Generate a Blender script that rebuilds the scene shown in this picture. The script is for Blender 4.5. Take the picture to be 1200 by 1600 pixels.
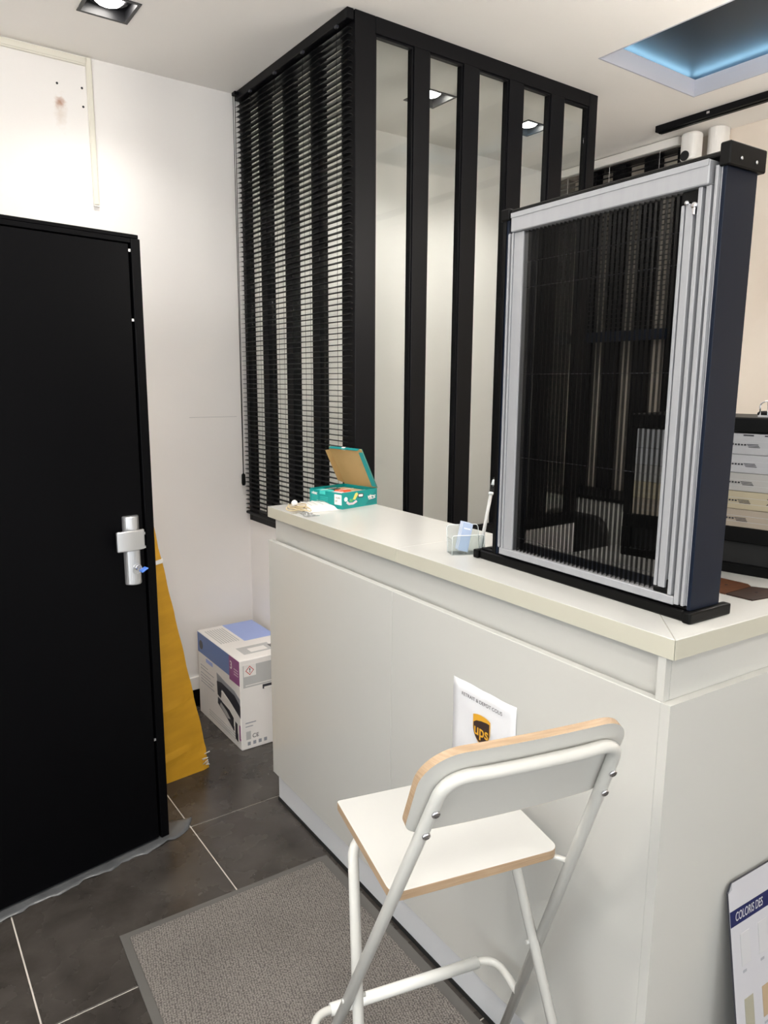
import bpy, bmesh, math, random
from mathutils import Vector, Matrix
random.seed(7)
for o in list(bpy.data.objects): bpy.data.objects.remove(o)
S = bpy.context.scene
COL = S.collection

# ------------------------------------------------------------------ camera
CAM_H = 1.577
PITCH, ROLL, YAW, FPX = 0.176248, 0.006867, 0.61918, 1130.67
cam = bpy.data.cameras.new('camera')
cam.sensor_fit = 'VERTICAL'; cam.sensor_height = 32.0
cam.lens = 32.0 * FPX / 1600.0
cam.clip_start = 0.02
co = bpy.data.objects.new('camera', cam); COL.objects.link(co)
f = Vector((math.sin(YAW)*math.cos(PITCH), math.cos(YAW)*math.cos(PITCH), -math.sin(PITCH)))
rt = Vector((math.cos(YAW), -math.sin(YAW), 0)); up = rt.cross(f)
rt2 = rt*math.cos(ROLL) + up*math.sin(ROLL); up2 = -rt*math.sin(ROLL) + up*math.cos(ROLL)
m = Matrix((( rt2.x, up2.x, -f.x, 0), (rt2.y, up2.y, -f.y, 0), (rt2.z, up2.z, -f.z, CAM_H), (0, 0, 0, 1)))
co.matrix_world = m
S.camera = co

# ------------------------------------------------------------------ world, exposure
WORLD = 0.5
w = bpy.data.worlds.new('world'); S.world = w; w.use_nodes = True
w.node_tree.nodes['Background'].inputs[0].default_value = (0.92, 0.97, 1.0, 1)
w.node_tree.nodes['Background'].inputs[1].default_value = WORLD
S.view_settings.view_transform = 'Standard'; S.view_settings.look = 'None'
S.view_settings.gamma = 1.0; S.view_settings.use_curve_mapping = False
S.view_settings.exposure = 2.25
SPOT_W = 11.5
PEND_W = 108.0
PEND_COL = (1.0, 0.965, 0.915)
SPOT_COL = (1.0, 0.97, 0.92)
CEIL = 2.848

# ------------------------------------------------------------------ materials
def mat(name, col, rough=0.5, metal=0.0, spec=0.5, noise=None, bump=None, alpha=None, coat=0.0, emit=None, stain=None):
    M = bpy.data.materials.new(name); M.use_nodes = True
    nt = M.node_tree; b = nt.nodes['Principled BSDF']
    b.inputs['Base Color'].default_value = (*col, 1)
    b.inputs['Roughness'].default_value = rough
    b.inputs['Metallic'].default_value = metal
    b.inputs['Specular IOR Level'].default_value = spec
    b.inputs['Coat Weight'].default_value = coat
    tc = nt.nodes.new('ShaderNodeTexCoord')
    if emit:
        b.inputs['Emission Color'].default_value = (*emit[0], 1); b.inputs['Emission Strength'].default_value = emit[1]
    if noise:   # (scale, amount, second colour, stretch)
        sc, lo, hi, col2 = noise[0], noise[1], noise[2], noise[3]
        mp = nt.nodes.new('ShaderNodeMapping'); mp.inputs['Scale'].default_value = noise[4] if len(noise) > 4 else (1, 1, 1)
        nt.links.new(tc.outputs['Object'], mp.inputs[0])
        n = nt.nodes.new('ShaderNodeTexNoise'); n.inputs['Scale'].default_value = sc; n.inputs['Detail'].default_value = 6
        nt.links.new(mp.outputs[0], n.inputs['Vector'])
        r = nt.nodes.new('ShaderNodeValToRGB'); r.color_ramp.elements[0].position = lo; r.color_ramp.elements[1].position = hi
        r.color_ramp.elements[0].color = (*col, 1); r.color_ramp.elements[1].color = (*col2, 1)
        nt.links.new(n.outputs[0], r.inputs[0]); nt.links.new(r.outputs[0], b.inputs['Base Color'])
    if bump:    # (scale, strength, distance)
        n = nt.nodes.new('ShaderNodeTexNoise'); n.inputs['Scale'].default_value = bump[0]; n.inputs['Detail'].default_value = 4
        nt.links.new(tc.outputs['Object'], n.inputs['Vector'])
        bp = nt.nodes.new('ShaderNodeBump'); bp.inputs['Strength'].default_value = bump[1]; bp.inputs['Distance'].default_value = bump[2]
        nt.links.new(n.outputs[0], bp.inputs['Height']); nt.links.new(bp.outputs[0], b.inputs['Normal'])
    return M

def glassmat(name, tint, gloss_rough=0.02, ior=1.5, tr=1.0):
    M = bpy.data.materials.new(name); M.use_nodes = True; nt = M.node_tree
    nt.nodes.remove(nt.nodes['Principled BSDF']); out = nt.nodes['Material Output']
    t = nt.nodes.new('ShaderNodeBsdfTransparent'); t.inputs[0].default_value = (*tint, 1)
    g = nt.nodes.new('ShaderNodeBsdfGlossy'); g.inputs['Roughness'].default_value = gloss_rough
    lw = nt.nodes.new('ShaderNodeLayerWeight'); lw.inputs[0].default_value = 0.5     # facing term, Schlick's curve
    pw = nt.nodes.new('ShaderNodeMath'); pw.operation = 'POWER'; pw.inputs[1].default_value = 5.0; nt.links.new(lw.outputs['Facing'], pw.inputs[0])
    f0 = ((ior-1)/(ior+1))**2
    fr = nt.nodes.new('ShaderNodeMath'); fr.operation = 'MULTIPLY_ADD'; fr.inputs[1].default_value = 1-f0; fr.inputs[2].default_value = f0; nt.links.new(pw.outputs[0], fr.inputs[0])
    mx = nt.nodes.new('ShaderNodeMixShader')
    nt.links.new(fr.outputs[0], mx.inputs[0]); nt.links.new(t.outputs[0], mx.inputs[1]); nt.links.new(g.outputs[0], mx.inputs[2])
    nt.links.new(mx.outputs[0], out.inputs[0])
    return M

def netmat(name, col, opacity):
    M = bpy.data.materials.new(name); M.use_nodes = True; nt = M.node_tree
    b = nt.nodes['Principled BSDF']; out = nt.nodes['Material Output']
    b.inputs['Base Color'].default_value = (*col, 1); b.inputs['Roughness'].default_value = 0.7; b.inputs['Specular IOR Level'].default_value = 0.06
    t = nt.nodes.new('ShaderNodeBsdfTransparent')
    mx = nt.nodes.new('ShaderNodeMixShader'); mx.inputs[0].default_value = opacity
    nt.links.new(t.outputs[0], mx.inputs[1]); nt.links.new(b.outputs[0], mx.inputs[2]); nt.links.new(mx.outputs[0], out.inputs[0])
    return M

def wallmat(name, col):
    """painted plaster with a rust stain (kept where the fixings were)"""
    M = mat(name, col, 0.6, bump=(60, 0.06, 0.002)); nt = M.node_tree; b = nt.nodes['Principled BSDF']
    tc = nt.nodes.new('ShaderNodeTexCoord')
    def blob(c, sx, sz, thr):
        mp = nt.nodes.new('ShaderNodeMapping'); mp.vector_type = 'TEXTURE'
        mp.inputs['Location'].default_value = c; mp.inputs['Scale'].default_value = (sx, 1, sz)
        nt.links.new(tc.outputs['Object'], mp.inputs[0])
        ln = nt.nodes.new('ShaderNodeVectorMath'); ln.operation = 'LENGTH'; nt.links.new(mp.outputs[0], ln.inputs[0])
        nz = nt.nodes.new('ShaderNodeTexNoise'); nz.inputs['Scale'].default_value = 55; nt.links.new(tc.outputs['Object'], nz.inputs['Vector'])
        ad = nt.nodes.new('ShaderNodeMath'); ad.operation = 'MULTIPLY_ADD'; ad.inputs[1].default_value = 1.2
        nt.links.new(nz.outputs[0], ad.inputs[0]); nt.links.new(ln.outputs['Value'], ad.inputs[2])
        rp = nt.nodes.new('ShaderNodeMapRange'); rp.inputs['From Min'].default_value = 1.6; rp.inputs['From Max'].default_value = 0.6
        rp.inputs['To Max'].default_value = thr
        nt.links.new(ad.outputs[0], rp.inputs[0]); return rp
    a = blob((0.744, 3.267, 2.660), 0.022, 0.028, 0.75); c = blob((0.744, 3.267, 2.625), 0.03, 0.075, 0.28)
    m1 = nt.nodes.new('ShaderNodeMixRGB'); m1.inputs[1].default_value = (*col, 1); m1.inputs[2].default_value = (0.50, 0.33, 0.18, 1)
    nt.links.new(c.outputs[0], m1.inputs[0])
    m2 = nt.nodes.new('ShaderNodeMixRGB'); m2.inputs[2].default_value = (0.36, 0.13, 0.04, 1)
    nt.links.new(a.outputs[0], m2.inputs[0]); nt.links.new(m1.outputs[0], m2.inputs[1]); nt.links.new(m2.outputs[0], b.inputs['Base Color'])
    return M

def tilemat():
    M = mat('floor_tile', (0.030, 0.026, 0.023), 0.22); nt = M.node_tree; b = nt.nodes['Principled BSDF']
    g = nt.nodes.new('ShaderNodeNewGeometry')
    n = nt.nodes.new('ShaderNodeTexNoise'); n.inputs['Scale'].default_value = 4.5; n.inputs['Detail'].default_value = 10; n.inputs['Roughness'].default_value = 0.7; n.inputs['Distortion'].default_value = 0.25
    nt.links.new(g.outputs['Position'], n.inputs['Vector'])
    r = nt.nodes.new('ShaderNodeValToRGB'); r.color_ramp.elements[0].position = 0.32; r.color_ramp.elements[1].position = 0.75
    r.color_ramp.elements[0].color = (0.028, 0.024, 0.021, 1); r.color_ramp.elements[1].color = (0.082, 0.072, 0.064, 1)
    nt.links.new(n.outputs[0], r.inputs[0])
    # small pale specks of dirt
    v = nt.nodes.new('ShaderNodeTexVoronoi'); v.inputs['Scale'].default_value = 9; nt.links.new(g.outputs['Position'], v.inputs['Vector'])
    lt = nt.nodes.new('ShaderNodeMath'); lt.operation = 'LESS_THAN'; lt.inputs[1].default_value = 0.026; nt.links.new(v.outputs['Distance'], lt.inputs[0])
    mx = nt.nodes.new('ShaderNodeMixRGB'); mx.inputs[2].default_value = (0.42, 0.40, 0.37, 1)
    nt.links.new(lt.outputs[0], mx.inputs[0]); nt.links.new(r.outputs[0], mx.inputs[1]); nt.links.new(mx.outputs[0], b.inputs['Base Color'])
    n2 = nt.nodes.new('ShaderNodeTexNoise'); n2.inputs['Scale'].default_value = 7; n2.inputs['Detail'].default_value = 8
    nt.links.new(g.outputs['Position'], n2.inputs['Vector'])
    mr = nt.nodes.new('ShaderNodeMapRange'); mr.inputs['To Min'].default_value = 0.14; mr.inputs['To Max'].default_value = 0.40
    nt.links.new(n2.outputs[0], mr.inputs[0]); nt.links.new(mr.outputs[0], b.inputs['Roughness'])
    return M

def matmat():
    M = mat('mat_pile', (0.10, 0.09, 0.085), 0.95, spec=0.1); nt = M.node_tree; b = nt.nodes['Principled BSDF']
    tc = nt.nodes.new('ShaderNodeTexCoord')
    mp = nt.nodes.new('ShaderNodeMapping'); mp.inputs['Scale'].default_value = (1.0, 1.9, 1); mp.inputs['Rotation'].default_value = (0, 0, 0.12); nt.links.new(tc.outputs['Object'], mp.inputs[0])
    v = nt.nodes.new('ShaderNodeTexVoronoi'); v.inputs['Scale'].default_value = 150; v.inputs['Randomness'].default_value = 0.55; nt.links.new(mp.outputs[0], v.inputs['Vector'])
    r = nt.nodes.new('ShaderNodeValToRGB'); r.color_ramp.elements[0].position = 0.1; r.color_ramp.elements[1].position = 0.62
    r.color_ramp.elements[0].color = (0.30, 0.275, 0.25, 1); r.color_ramp.elements[1].color = (0.10, 0.091, 0.084, 1)
    nt.links.new(v.outputs['Distance'], r.inputs[0])
    n = nt.nodes.new('ShaderNodeTexNoise'); n.inputs['Scale'].default_value = 5; n.inputs['Detail'].default_value = 5; nt.links.new(tc.outputs['Object'], n.inputs['Vector'])
    mr = nt.nodes.new('ShaderNodeMapRange'); mr.inputs['To Min'].default_value = 0.75; mr.inputs['To Max'].default_value = 1.2; nt.links.new(n.outputs[0], mr.inputs[0])
    mx = nt.nodes.new('ShaderNodeVectorMath'); mx.operation = 'MULTIPLY'; nt.links.new(r.outputs[0], mx.inputs[0]); nt.links.new(mr.outputs[0], mx.inputs[1])
    nt.links.new(mx.outputs[0], b.inputs['Base Color'])
    bp = nt.nodes.new('ShaderNodeBump'); bp.inputs['Strength'].default_value = 0.8; bp.inputs['Distance'].default_value = 0.003; bp.invert = True
    nt.links.new(v.outputs['Distance'], bp.inputs['Height']); nt.links.new(bp.outputs[0], b.inputs['Normal'])
    return M

MT = dict(
    wall=wallmat('wall_paint', (0.86, 0.835, 0.815)),
    wallw=mat('wall_paint_beige', (0.74, 0.66, 0.57), 0.6, noise=(2.2, 0.4, 0.75, (0.66, 0.57, 0.48))),
    ceil=mat('ceiling_paint', (0.92, 0.89, 0.85), 0.7),
    grout=mat('grout', (0.62, 0.57, 0.52), 0.8),
    tile=tilemat(),
    mat=matmat(), rubber=mat('rubber_border', (0.10, 0.094, 0.087), 0.7),
    black=mat('black_powdercoat', (0.0025, 0.0025, 0.0035), 0.45, spec=0.16, bump=(900, 0.05, 0.0005)),
    blackdoor=mat('black_door_steel', (0.0015, 0.0015, 0.002), 0.42, spec=0.07, bump=(25, 0.03, 0.002)),
    slat=mat('black_slat', (0.008, 0.008, 0.009), 0.38, spec=0.4),
    blackpl=mat('black_plastic', (0.002, 0.002, 0.002), 0.42, spec=0.14),
    anth=mat('anthracite_aluminium', (0.004, 0.008, 0.019), 0.40, spec=0.18),
    silver=mat('grey_aluminium', (0.34, 0.345, 0.36), 0.42, metal=0.2, noise=(60, 0.4, 0.7, (0.32, 0.325, 0.34), (1, 1, 0.02))),
    white=mat('white_laminate', (0.52, 0.517, 0.488), 0.16, spec=0.5),
    whitetop=mat('white_worktop', (0.54, 0.537, 0.512), 0.25),
    edge=mat('worktop_edge', (0.48, 0.465, 0.385), 0.35),
    plinth=mat('plinth_grey', (0.62, 0.63, 0.65), 0.35),
    seal=mat('black_seal', (0.008, 0.008, 0.008), 0.8),
    steel=mat('white_enamel_tube', (0.56, 0.553, 0.52), 0.3),
    sleeve=mat('grey_plastic_sleeve', (0.70, 0.70, 0.67), 0.45),
    seat=mat('white_seat_laminate', (0.52, 0.517, 0.497), 0.35),
    ply=mat('plywood_edge', (0.43, 0.31, 0.20), 0.5, noise=(9, 0.3, 0.7, (0.32, 0.215, 0.13), (2, 2, 60))),
    chrome=mat('chrome', (0.75, 0.75, 0.78), 0.16, metal=1.0),
    nickel=mat('satin_nickel', (0.66, 0.66, 0.67), 0.32, metal=0.85),
    glass=glassmat('clear_glass', (0.955, 0.97, 0.955)),
    acryl=glassmat('clear_acrylic', (0.93, 0.95, 0.95), 0.03, 1.42),
    acryledge=mat('acrylic_glint_and_trim', (0.72, 0.75, 0.76), 0.2),  # pale tone painting the holder's edge glints; also the pen's collar and core
    net=netmat('pleated_net', (0.0012, 0.0012, 0.0012), 0.60),
    trunk=mat('ivory_trunking', (0.78, 0.75, 0.66), 0.45),
    whitepl=mat('white_plastic', (0.80, 0.78, 0.75), 0.4),
    paper=mat('paper', (0.72, 0.72, 0.74), 0.7, bump=(9, 0.5, 0.01)),
    ink=mat('ink', (0.02, 0.02, 0.025), 0.7),
    bluekey=mat('blue_key', (0.05, 0.17, 0.62), 0.35),
    cardboard=mat('ochre_cardboard', (0.72, 0.37, 0.018), 0.6, noise=(4, 0.35, 0.7, (0.60, 0.30, 0.012), (1, 1, 5)), bump=(14, 0.25, 0.01)),
    kraft=mat('kraft_card', (0.46, 0.31, 0.13), 0.75, noise=(8, 0.4, 0.7, (0.40, 0.26, 0.10))),
    teal=mat('teal_card', (0.0, 0.27, 0.255), 0.4),
    teal2=mat('teal_card_dark', (0.0, 0.21, 0.21), 0.4),
    film=mat('grey_plastic_film', (0.105, 0.108, 0.112), 0.28, noise=(11, 0.4, 0.65, (0.07, 0.072, 0.075))),
    boxw=mat('printed_white_card', (0.84, 0.81, 0.78), 0.4),
    boxblue=mat('print_blue', (0.12, 0.20, 0.46), 0.4), boxblue2=mat('print_light_blue', (0.34, 0.43, 0.78), 0.4),
    boxmag=mat('print_magenta', (0.30, 0.08, 0.24), 0.4), boxgrey=mat('print_grey', (0.50, 0.50, 0.49), 0.4),
    boxdk=mat('print_dark', (0.035, 0.035, 0.045), 0.4), boxgr2=mat('print_mid_grey', (0.30, 0.31, 0.34), 0.4), red=mat('print_red', (0.55, 0.05, 0.06), 0.4),
    navy=mat('navy_print', (0.006, 0.011, 0.075), 0.5), boardw=mat('board_white', (0.48, 0.48, 0.51), 0.5),
    swatch1=mat('swatch_sand', (0.33, 0.315, 0.245), 0.5), swatch2=mat('swatch_beige', (0.40, 0.30, 0.19), 0.5), swatch0=mat('swatch_white', (0.49, 0.49, 0.505), 0.5), line=mat('thin_grey_line', (0.45, 0.45, 0.46), 0.5),
    gold=mat('shield_gold', (0.70, 0.36, 0.03), 0.5), brown=mat('shield_brown', (0.045, 0.025, 0.02), 0.5),
    cardblue=mat('card_blue', (0.36, 0.44, 0.60), 0.5), cardw=mat('card_white', (0.75, 0.78, 0.85), 0.5),
    wood1=mat('walnut_sample', (0.11, 0.04, 0.014), 0.45, noise=(6, 0.3, 0.7, (0.07, 0.025, 0.01), (1, 12, 1))),
    wood2=mat('dark_walnut_sample', (0.018, 0.009, 0.006), 0.45, noise=(6, 0.3, 0.7, (0.04, 0.017, 0.009), (1, 12, 1))),
    bx1=mat('sample_box_white', (0.38, 0.38, 0.39), 0.5), bx2=mat('sample_box_pale', (0.35, 0.34, 0.32), 0.5), bx3=mat('sample_box_ivory', (0.37, 0.32, 0.22), 0.5), bx4=mat('sample_box_tan', (0.31, 0.26, 0.205), 0.5),
    coffer=mat('coffer_panel', (0.004, 0.007, 0.012), 0.42), rim=mat('coffer_rim', (0.50, 0.51, 0.57), 0.6),
    led=mat('led_strip', (0.6, 0.8, 1), 0.5, emit=((0.42, 0.76, 1.0), 4.5)),
    opal=mat('opal_glass', (0.9, 0.9, 0.88), 0.3, emit=((1.0, 0.93, 0.85), 6.0)),
    bulb=mat('lamp_bulb', (1, 1, 1), 0.3, emit=((1.0, 0.96, 0.9), 5.0)),
    lampblk=mat('lamp_housing', (0.012, 0.012, 0.014), 0.4), lampring=mat('lamp_ring', (0.045, 0.045, 0.05), 0.25, metal=0.5),
    leatherette=mat('black_leatherette', (0.012, 0.012, 0.013), 0.5), beige=mat('beige_cord', (0.55, 0.45, 0.28), 0.6),
    sachet=glassmat('clear_plastic_bag', (0.95, 0.96, 0.97), 0.12, 1.3),
    orange=mat('orange_red_card', (0.62, 0.09, 0.03), 0.5), dkgreen=mat('dark_green_card', (0.02, 0.06, 0.05), 0.5),
    pink=mat('pink_white_card', (0.68, 0.56, 0.60), 0.5), mint=mat('mint_card', (0.05, 0.50, 0.46), 0.5), yel=mat('yellow_print', (0.70, 0.62, 0.14), 0.5), grn=mat('green_print', (0.10, 0.40, 0.12), 0.5),
)

# ------------------------------------------------------------------ mesh helpers
class MB:
    def __init__(s): s.bm = bmesh.new()
    def box(s, x0, x1, y0, y1, z0, z1, bev=0.0, seg=1, M=None):
        vs = [s.bm.verts.new((x, y, z)) for x in (x0, x1) for y in (y0, y1) for z in (z0, z1)]
        F = [(0, 1, 3, 2), (4, 6, 7, 5), (0, 4, 5, 1), (2, 3, 7, 6), (0, 2, 6, 4), (1, 5, 7, 3)]
        fs = [s.bm.faces.new([vs[i] for i in q]) for q in F]
        if M is not None:
            for v in vs: v.co = M @ v.co
        if bev > 0:
            es = list({e for fc in fs for e in fc.edges})
            bmesh.ops.bevel(s.bm, geom=es, offset=bev, offset_type='OFFSET', segments=seg, profile=0.6, affect='EDGES', clamp_overlap=True)
        return s
    def prism(s, pts, a0, a1, axis='z', mats=None):
        """pts: 2-D outline; extruded along axis from a0 to a1"""
        def P(p, a):
            return {'z': (p[0], p[1], a), 'y': (p[0], a, p[1]), 'x': (a, p[0], p[1])}[axis]
        A = [s.bm.verts.new(P(p, a0)) for p in pts]; B = [s.bm.verts.new(P(p, a1)) for p in pts]
        n = len(pts)
        f1 = s.bm.faces.new(A[::-1]); f2 = s.bm.faces.new(B)
        side = [s.bm.faces.new((A[i], A[(i+1) % n], B[(i+1) % n], B[i])) for i in range(n)]
        if mats:
            for q in side: q.material_index = mats
        return s
    def tube(s, pts, r, n=12, caps=True, closed=False):
        pts = [Vector(p) for p in pts]; N = len(pts); rings = []
        t0 = (pts[1]-pts[0]).normalized(); ref = Vector((0, 0, 1)) if abs(t0.z) < 0.9 else Vector((1, 0, 0))
        nrm = (ref - t0*ref.dot(t0)).normalized()
        for i in range(N):
            a = pts[max(i-1, 0)]; b = pts[min(i+1, N-1)]
            t = (b-a).normalized(); nrm = (nrm - t*nrm.dot(t)).normalized(); bn = t.cross(nrm)
            rr = r[i] if isinstance(r, (list, tuple)) else r
            rings.append([s.bm.verts.new(pts[i] + (nrm*math.cos(2*math.pi*k/n) + bn*math.sin(2*math.pi*k/n))*rr) for k in range(n)])
        for i in range(N-1):
            for k in range(n):
                fc = s.bm.faces.new((rings[i][k], rings[i][(k+1) % n], rings[i+1][(k+1) % n], rings[i+1][k])); fc.smooth = True
        if caps: s.bm.faces.new(rings[0][::-1]); s.bm.faces.new(rings[-1])
        return s
    def lathe(s, prof, c=(0, 0, 0), n=24, M=None, smooth=True):
        rings = []
        for (r, z) in prof:
            ring = []
            for k in range(n):
                p = Vector((r*math.cos(2*math.pi*k/n), r*math.sin(2*math.pi*k/n), z))
                if M is not None: p = M @ p
                ring.append(s.bm.verts.new(p + Vector(c)))
            rings.append(ring)
        for i in range(len(prof)-1):
            for k in range(n):
                fc = s.bm.faces.new((rings[i][k], rings[i][(k+1) % n], rings[i+1][(k+1) % n], rings[i+1][k])); fc.smooth = smooth
        s.bm.faces.new(rings[0][::-1]); s.bm.faces.new(rings[-1])
        return s
    def quad(s, *pts):
        s.bm.faces.new([s.bm.verts.new(p) for p in pts]); return s
    def build(s, name, m, parent=None, autosmooth=False):
        bmesh.ops.recalc_face_normals(s.bm, faces=s.bm.faces)
        me = bpy.data.meshes.new(name); s.bm.to_mesh(me); s.bm.free()
        for q in (m if isinstance(m, (list, tuple)) else [m]): me.materials.append(MT[q])
        o = bpy.data.objects.new(name, me); COL.objects.link(o)
        if parent: o.parent = parent
        return o

def fillet(pts, r, n=6):
    """polyline with rounded corners"""
    pts = [Vector(p) for p in pts]; out = [pts[0]]
    for i in range(1, len(pts)-1):
        a, b, c = pts[i-1], pts[i], pts[i+1]
        rr = r[i] if isinstance(r, dict) and i in r else (r if not isinstance(r, dict) else 0.02)
        d1 = (a-b); d2 = (c-b); l = min(rr, d1.length*0.49, d2.length*0.49)
        p0 = b + d1.normalized()*l; p2 = b + d2.normalized()*l
        for k in range(n+1):
            t = k/n; out.append(p0*(1-t)**2 + b*2*t*(1-t) + p2*t*t)
    out.append(pts[-1]); return out

def rrect(x0, x1, y0, y1, r, n=6):
    R = r if isinstance(r, (tuple, list)) else (r,)*4   # bl, br, tr, tl
    out = []
    for (cx, cy, a0, q) in ((x0, y0, math.pi, 0), (x1, y0, 1.5*math.pi, 1), (x1, y1, 0, 2), (x0, y1, 0.5*math.pi, 3)):
        rr = R[q]; ox = cx + rr if q in (0, 3) else cx - rr; oy = cy + rr if q in (0, 1) else cy - rr
        for k in range(n+1):
            a = a0 + 0.5*math.pi*k/n; out.append((ox + rr*math.cos(a), oy + rr*math.sin(a)))
    return out

def empty(name, loc=(0, 0, 0), rz=0.0):
    o = bpy.data.objects.new(name, None); COL.objects.link(o); o.location = loc; o.rotation_euler = (0, 0, rz); o.empty_display_size = 0.05
    return o
def tag(o, label, cat, group=None, kind=None):
    o['label'] = label; o['category'] = cat
    if group: o['group'] = group
    if kind: o['kind'] = kind
    return o
def struct(o, label=None):
    o['kind'] = 'structure'
    if label: o['label'] = label
    return o
def part(o, label): o['label'] = label; return o
def copyof(src, parent, loc=None):
    c = src.copy(); COL.objects.link(c); c.parent = parent
    if loc is not None: c.location = loc
    return c
def text(txt, size, m, parent, Mx, name='lettering', align='CENTER', shear=0.0, bold=0.0, sx=1.0):
    cu = bpy.data.curves.new(name, 'FONT'); cu.body = txt; cu.size = size; cu.align_x = align; cu.align_y = 'CENTER'; cu.shear = shear; cu.offset = bold
    t = bpy.data.objects.new('tmp', cu); COL.objects.link(t)
    me = bpy.data.meshes.new_from_object(t.evaluated_get(bpy.context.evaluated_depsgraph_get()))
    bpy.data.objects.remove(t); bpy.data.curves.remove(cu)
    me.transform(Mx @ Matrix.Diagonal((sx, 1, 1, 1))); me.materials.clear(); me.materials.append(MT[m])
    o = bpy.data.objects.new(name, me); COL.objects.link(o); o.parent = parent
    return o
def frame(origin, ex, ey):
    """matrix whose local x,y lie along ex,ey"""
    ex = Vector(ex).normalized(); ey = Vector(ey).normalized(); ez = ex.cross(ey)
    return Matrix(((ex.x, ey.x, ez.x, origin[0]), (ex.y, ey.y, ez.y, origin[1]), (ex.z, ey.z, ez.z, origin[2]), (0, 0, 0, 1)))

# ------------------------------------------------------------------ the room
RX0, RX1, RY0, RY1 = -1.45, 3.69, -2.3, 3.267
fl = struct(MB().box(RX0, RX1, RY0, RY1, -0.06, -0.003).build('floor', 'grout'), 'dark tiled shop floor')
TX, TY, PX, PY = 0.2113, 1.7300, 0.6015, 0.5965
g = 0.0022
base = None
for i in range(-4, 7):
    for j in range(-8, 4):
        x0, y0 = TX + i*PX, TY + j*PY
        a0, a1, b0, b1 = max(x0+g, RX0), min(x0+PX-g, RX1), max(y0+g, RY0), min(y0+PY-g, RY1)
        if a1-a0 < 0.02 or b1-b0 < 0.02: continue
        full = (a1-a0 > PX-2*g-1e-4) and (b1-b0 > PY-2*g-1e-4)
        if full and base is not None:
            t = base.copy(); COL.objects.link(t); t.parent = fl; t.location = (a0, b0, 0)
        else:
            t = MB().box(0, a1-a0, 0, b1-b0, -0.010, 0.0, 0.0012).build('floor_tile', 'tile', fl); t.location = (a0, b0, 0)
            if full: base = t
struct(MB().box(RX0, RX1, RY1, RY1+0.12, -0.06, 3.1).build('wall_back', 'wall'), 'white painted wall behind the black door')
wb = bpy.data.objects['wall_back']
struct(MB().box(RX1, RX1+0.12, RY0, RY1+0.12, -0.06, 3.1).build('wall_right', 'wallw'))
LWY0, LWY1 = -1.90, 1.55
b = MB(); b.box(RX0-0.12, RX0, RY0, LWY0, -0.06, 3.1); b.box(RX0-0.12, RX0, LWY1, RY1+0.12, -0.06, 3.1); b.box(RX0-0.12, RX0, LWY0, LWY1, -0.06, 0.25); b.box(RX0-0.12, RX0, LWY0, LWY1, 2.55, 3.1)
struct(b.build('wall_left', 'wall'))
w5 = struct(empty('window_added_side', (RX0, 0, 0)), 'side shop window out of view, added for daylight')  # unseen window, added to bring daylight onto the counter front
for yy in (LWY0, -0.75, 0.40, LWY1-0.05): MB().box(-0.08, -0.03, yy, yy+0.05, 0.25, 2.55).build('mullion', 'black', w5)
MB().box(-0.08, -0.03, LWY0+0.05, LWY1-0.05, 2.50, 2.55).build('top_rail', 'black', w5)
MB().box(-0.08, -0.03, LWY0+0.05, LWY1-0.05, 0.25, 0.30).build('bottom_rail', 'black', w5)
PL = bpy.data.lights.new('window_portal', 'AREA'); PL.shape = 'RECTANGLE'; PL.size = LWY1-LWY0; PL.size_y = 2.3; PL.cycles.is_portal = True
po = bpy.data.objects.new('window_portal', PL); COL.objects.link(po); po.rotation_euler = (math.radians(90), 0, math.radians(-90)); po.parent = w5; po.location = (-0.10, (LWY0+LWY1)/2, 1.40)
SWX0, SWX1, SWZ0, SWZ1 = -1.15, 1.60, 0.25, 2.55
b = MB(); b.box(RX0-0.12, SWX0, RY0-0.12, RY0, -0.06, 3.1); b.box(SWX1, RX1+0.12, RY0-0.12, RY0, -0.06, 3.1)
b.box(SWX0, SWX1, RY0-0.12, RY0, -0.06, SWZ0); b.box(SWX0, SWX1, RY0-0.12, RY0, SWZ1, 3.1)
struct(b.build('wall_front', 'wall'))
w4 = struct(empty('window_added_front', (0, RY0, 0)), 'shop front window out of view, added for daylight')  # unseen window, added to let soft daylight into the room
for xx in (SWX0, 0.20, SWX1-0.05): MB().box(xx, xx+0.05, -0.08, -0.03, SWZ0, SWZ1).build('mullion', 'black', w4)
MB().box(SWX0+0.05, SWX1-0.05, -0.08, -0.03, SWZ1-0.05, SWZ1).build('top_rail', 'black', w4)
MB().box(SWX0+0.05, SWX1-0.05, -0.08, -0.03, SWZ0, SWZ0+0.05).build('bottom_rail', 'black', w4)
PL = bpy.data.lights.new('window_portal', 'AREA'); PL.shape = 'RECTANGLE'; PL.size = SWX1-SWX0; PL.size_y = SWZ1-SWZ0; PL.cycles.is_portal = True
po = bpy.data.objects.new('window_portal', PL); COL.objects.link(po); po.location = ((SWX0+SWX1)/2, -0.10, (SWZ0+SWZ1)/2); po.rotation_euler = (math.radians(90), 0, 0); po.parent = w4
# fixings left in the back wall
for (x, z) in ((0.738, 2.727), (0.831, 2.729), (0.832, 2.660)):
    MB().lathe([(0.0045, 0), (0.0045, 0.0012)], (x, RY1-0.0012, z), 10, Matrix.Rotation(math.pi/2, 4, 'X')).build('screw_hole', 'ink', wb)
MB().box(1.22, 1.455, RY1-0.0006, RY1, 1.4135, 1.4150).build('panel_joint', 'line', wb)

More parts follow.
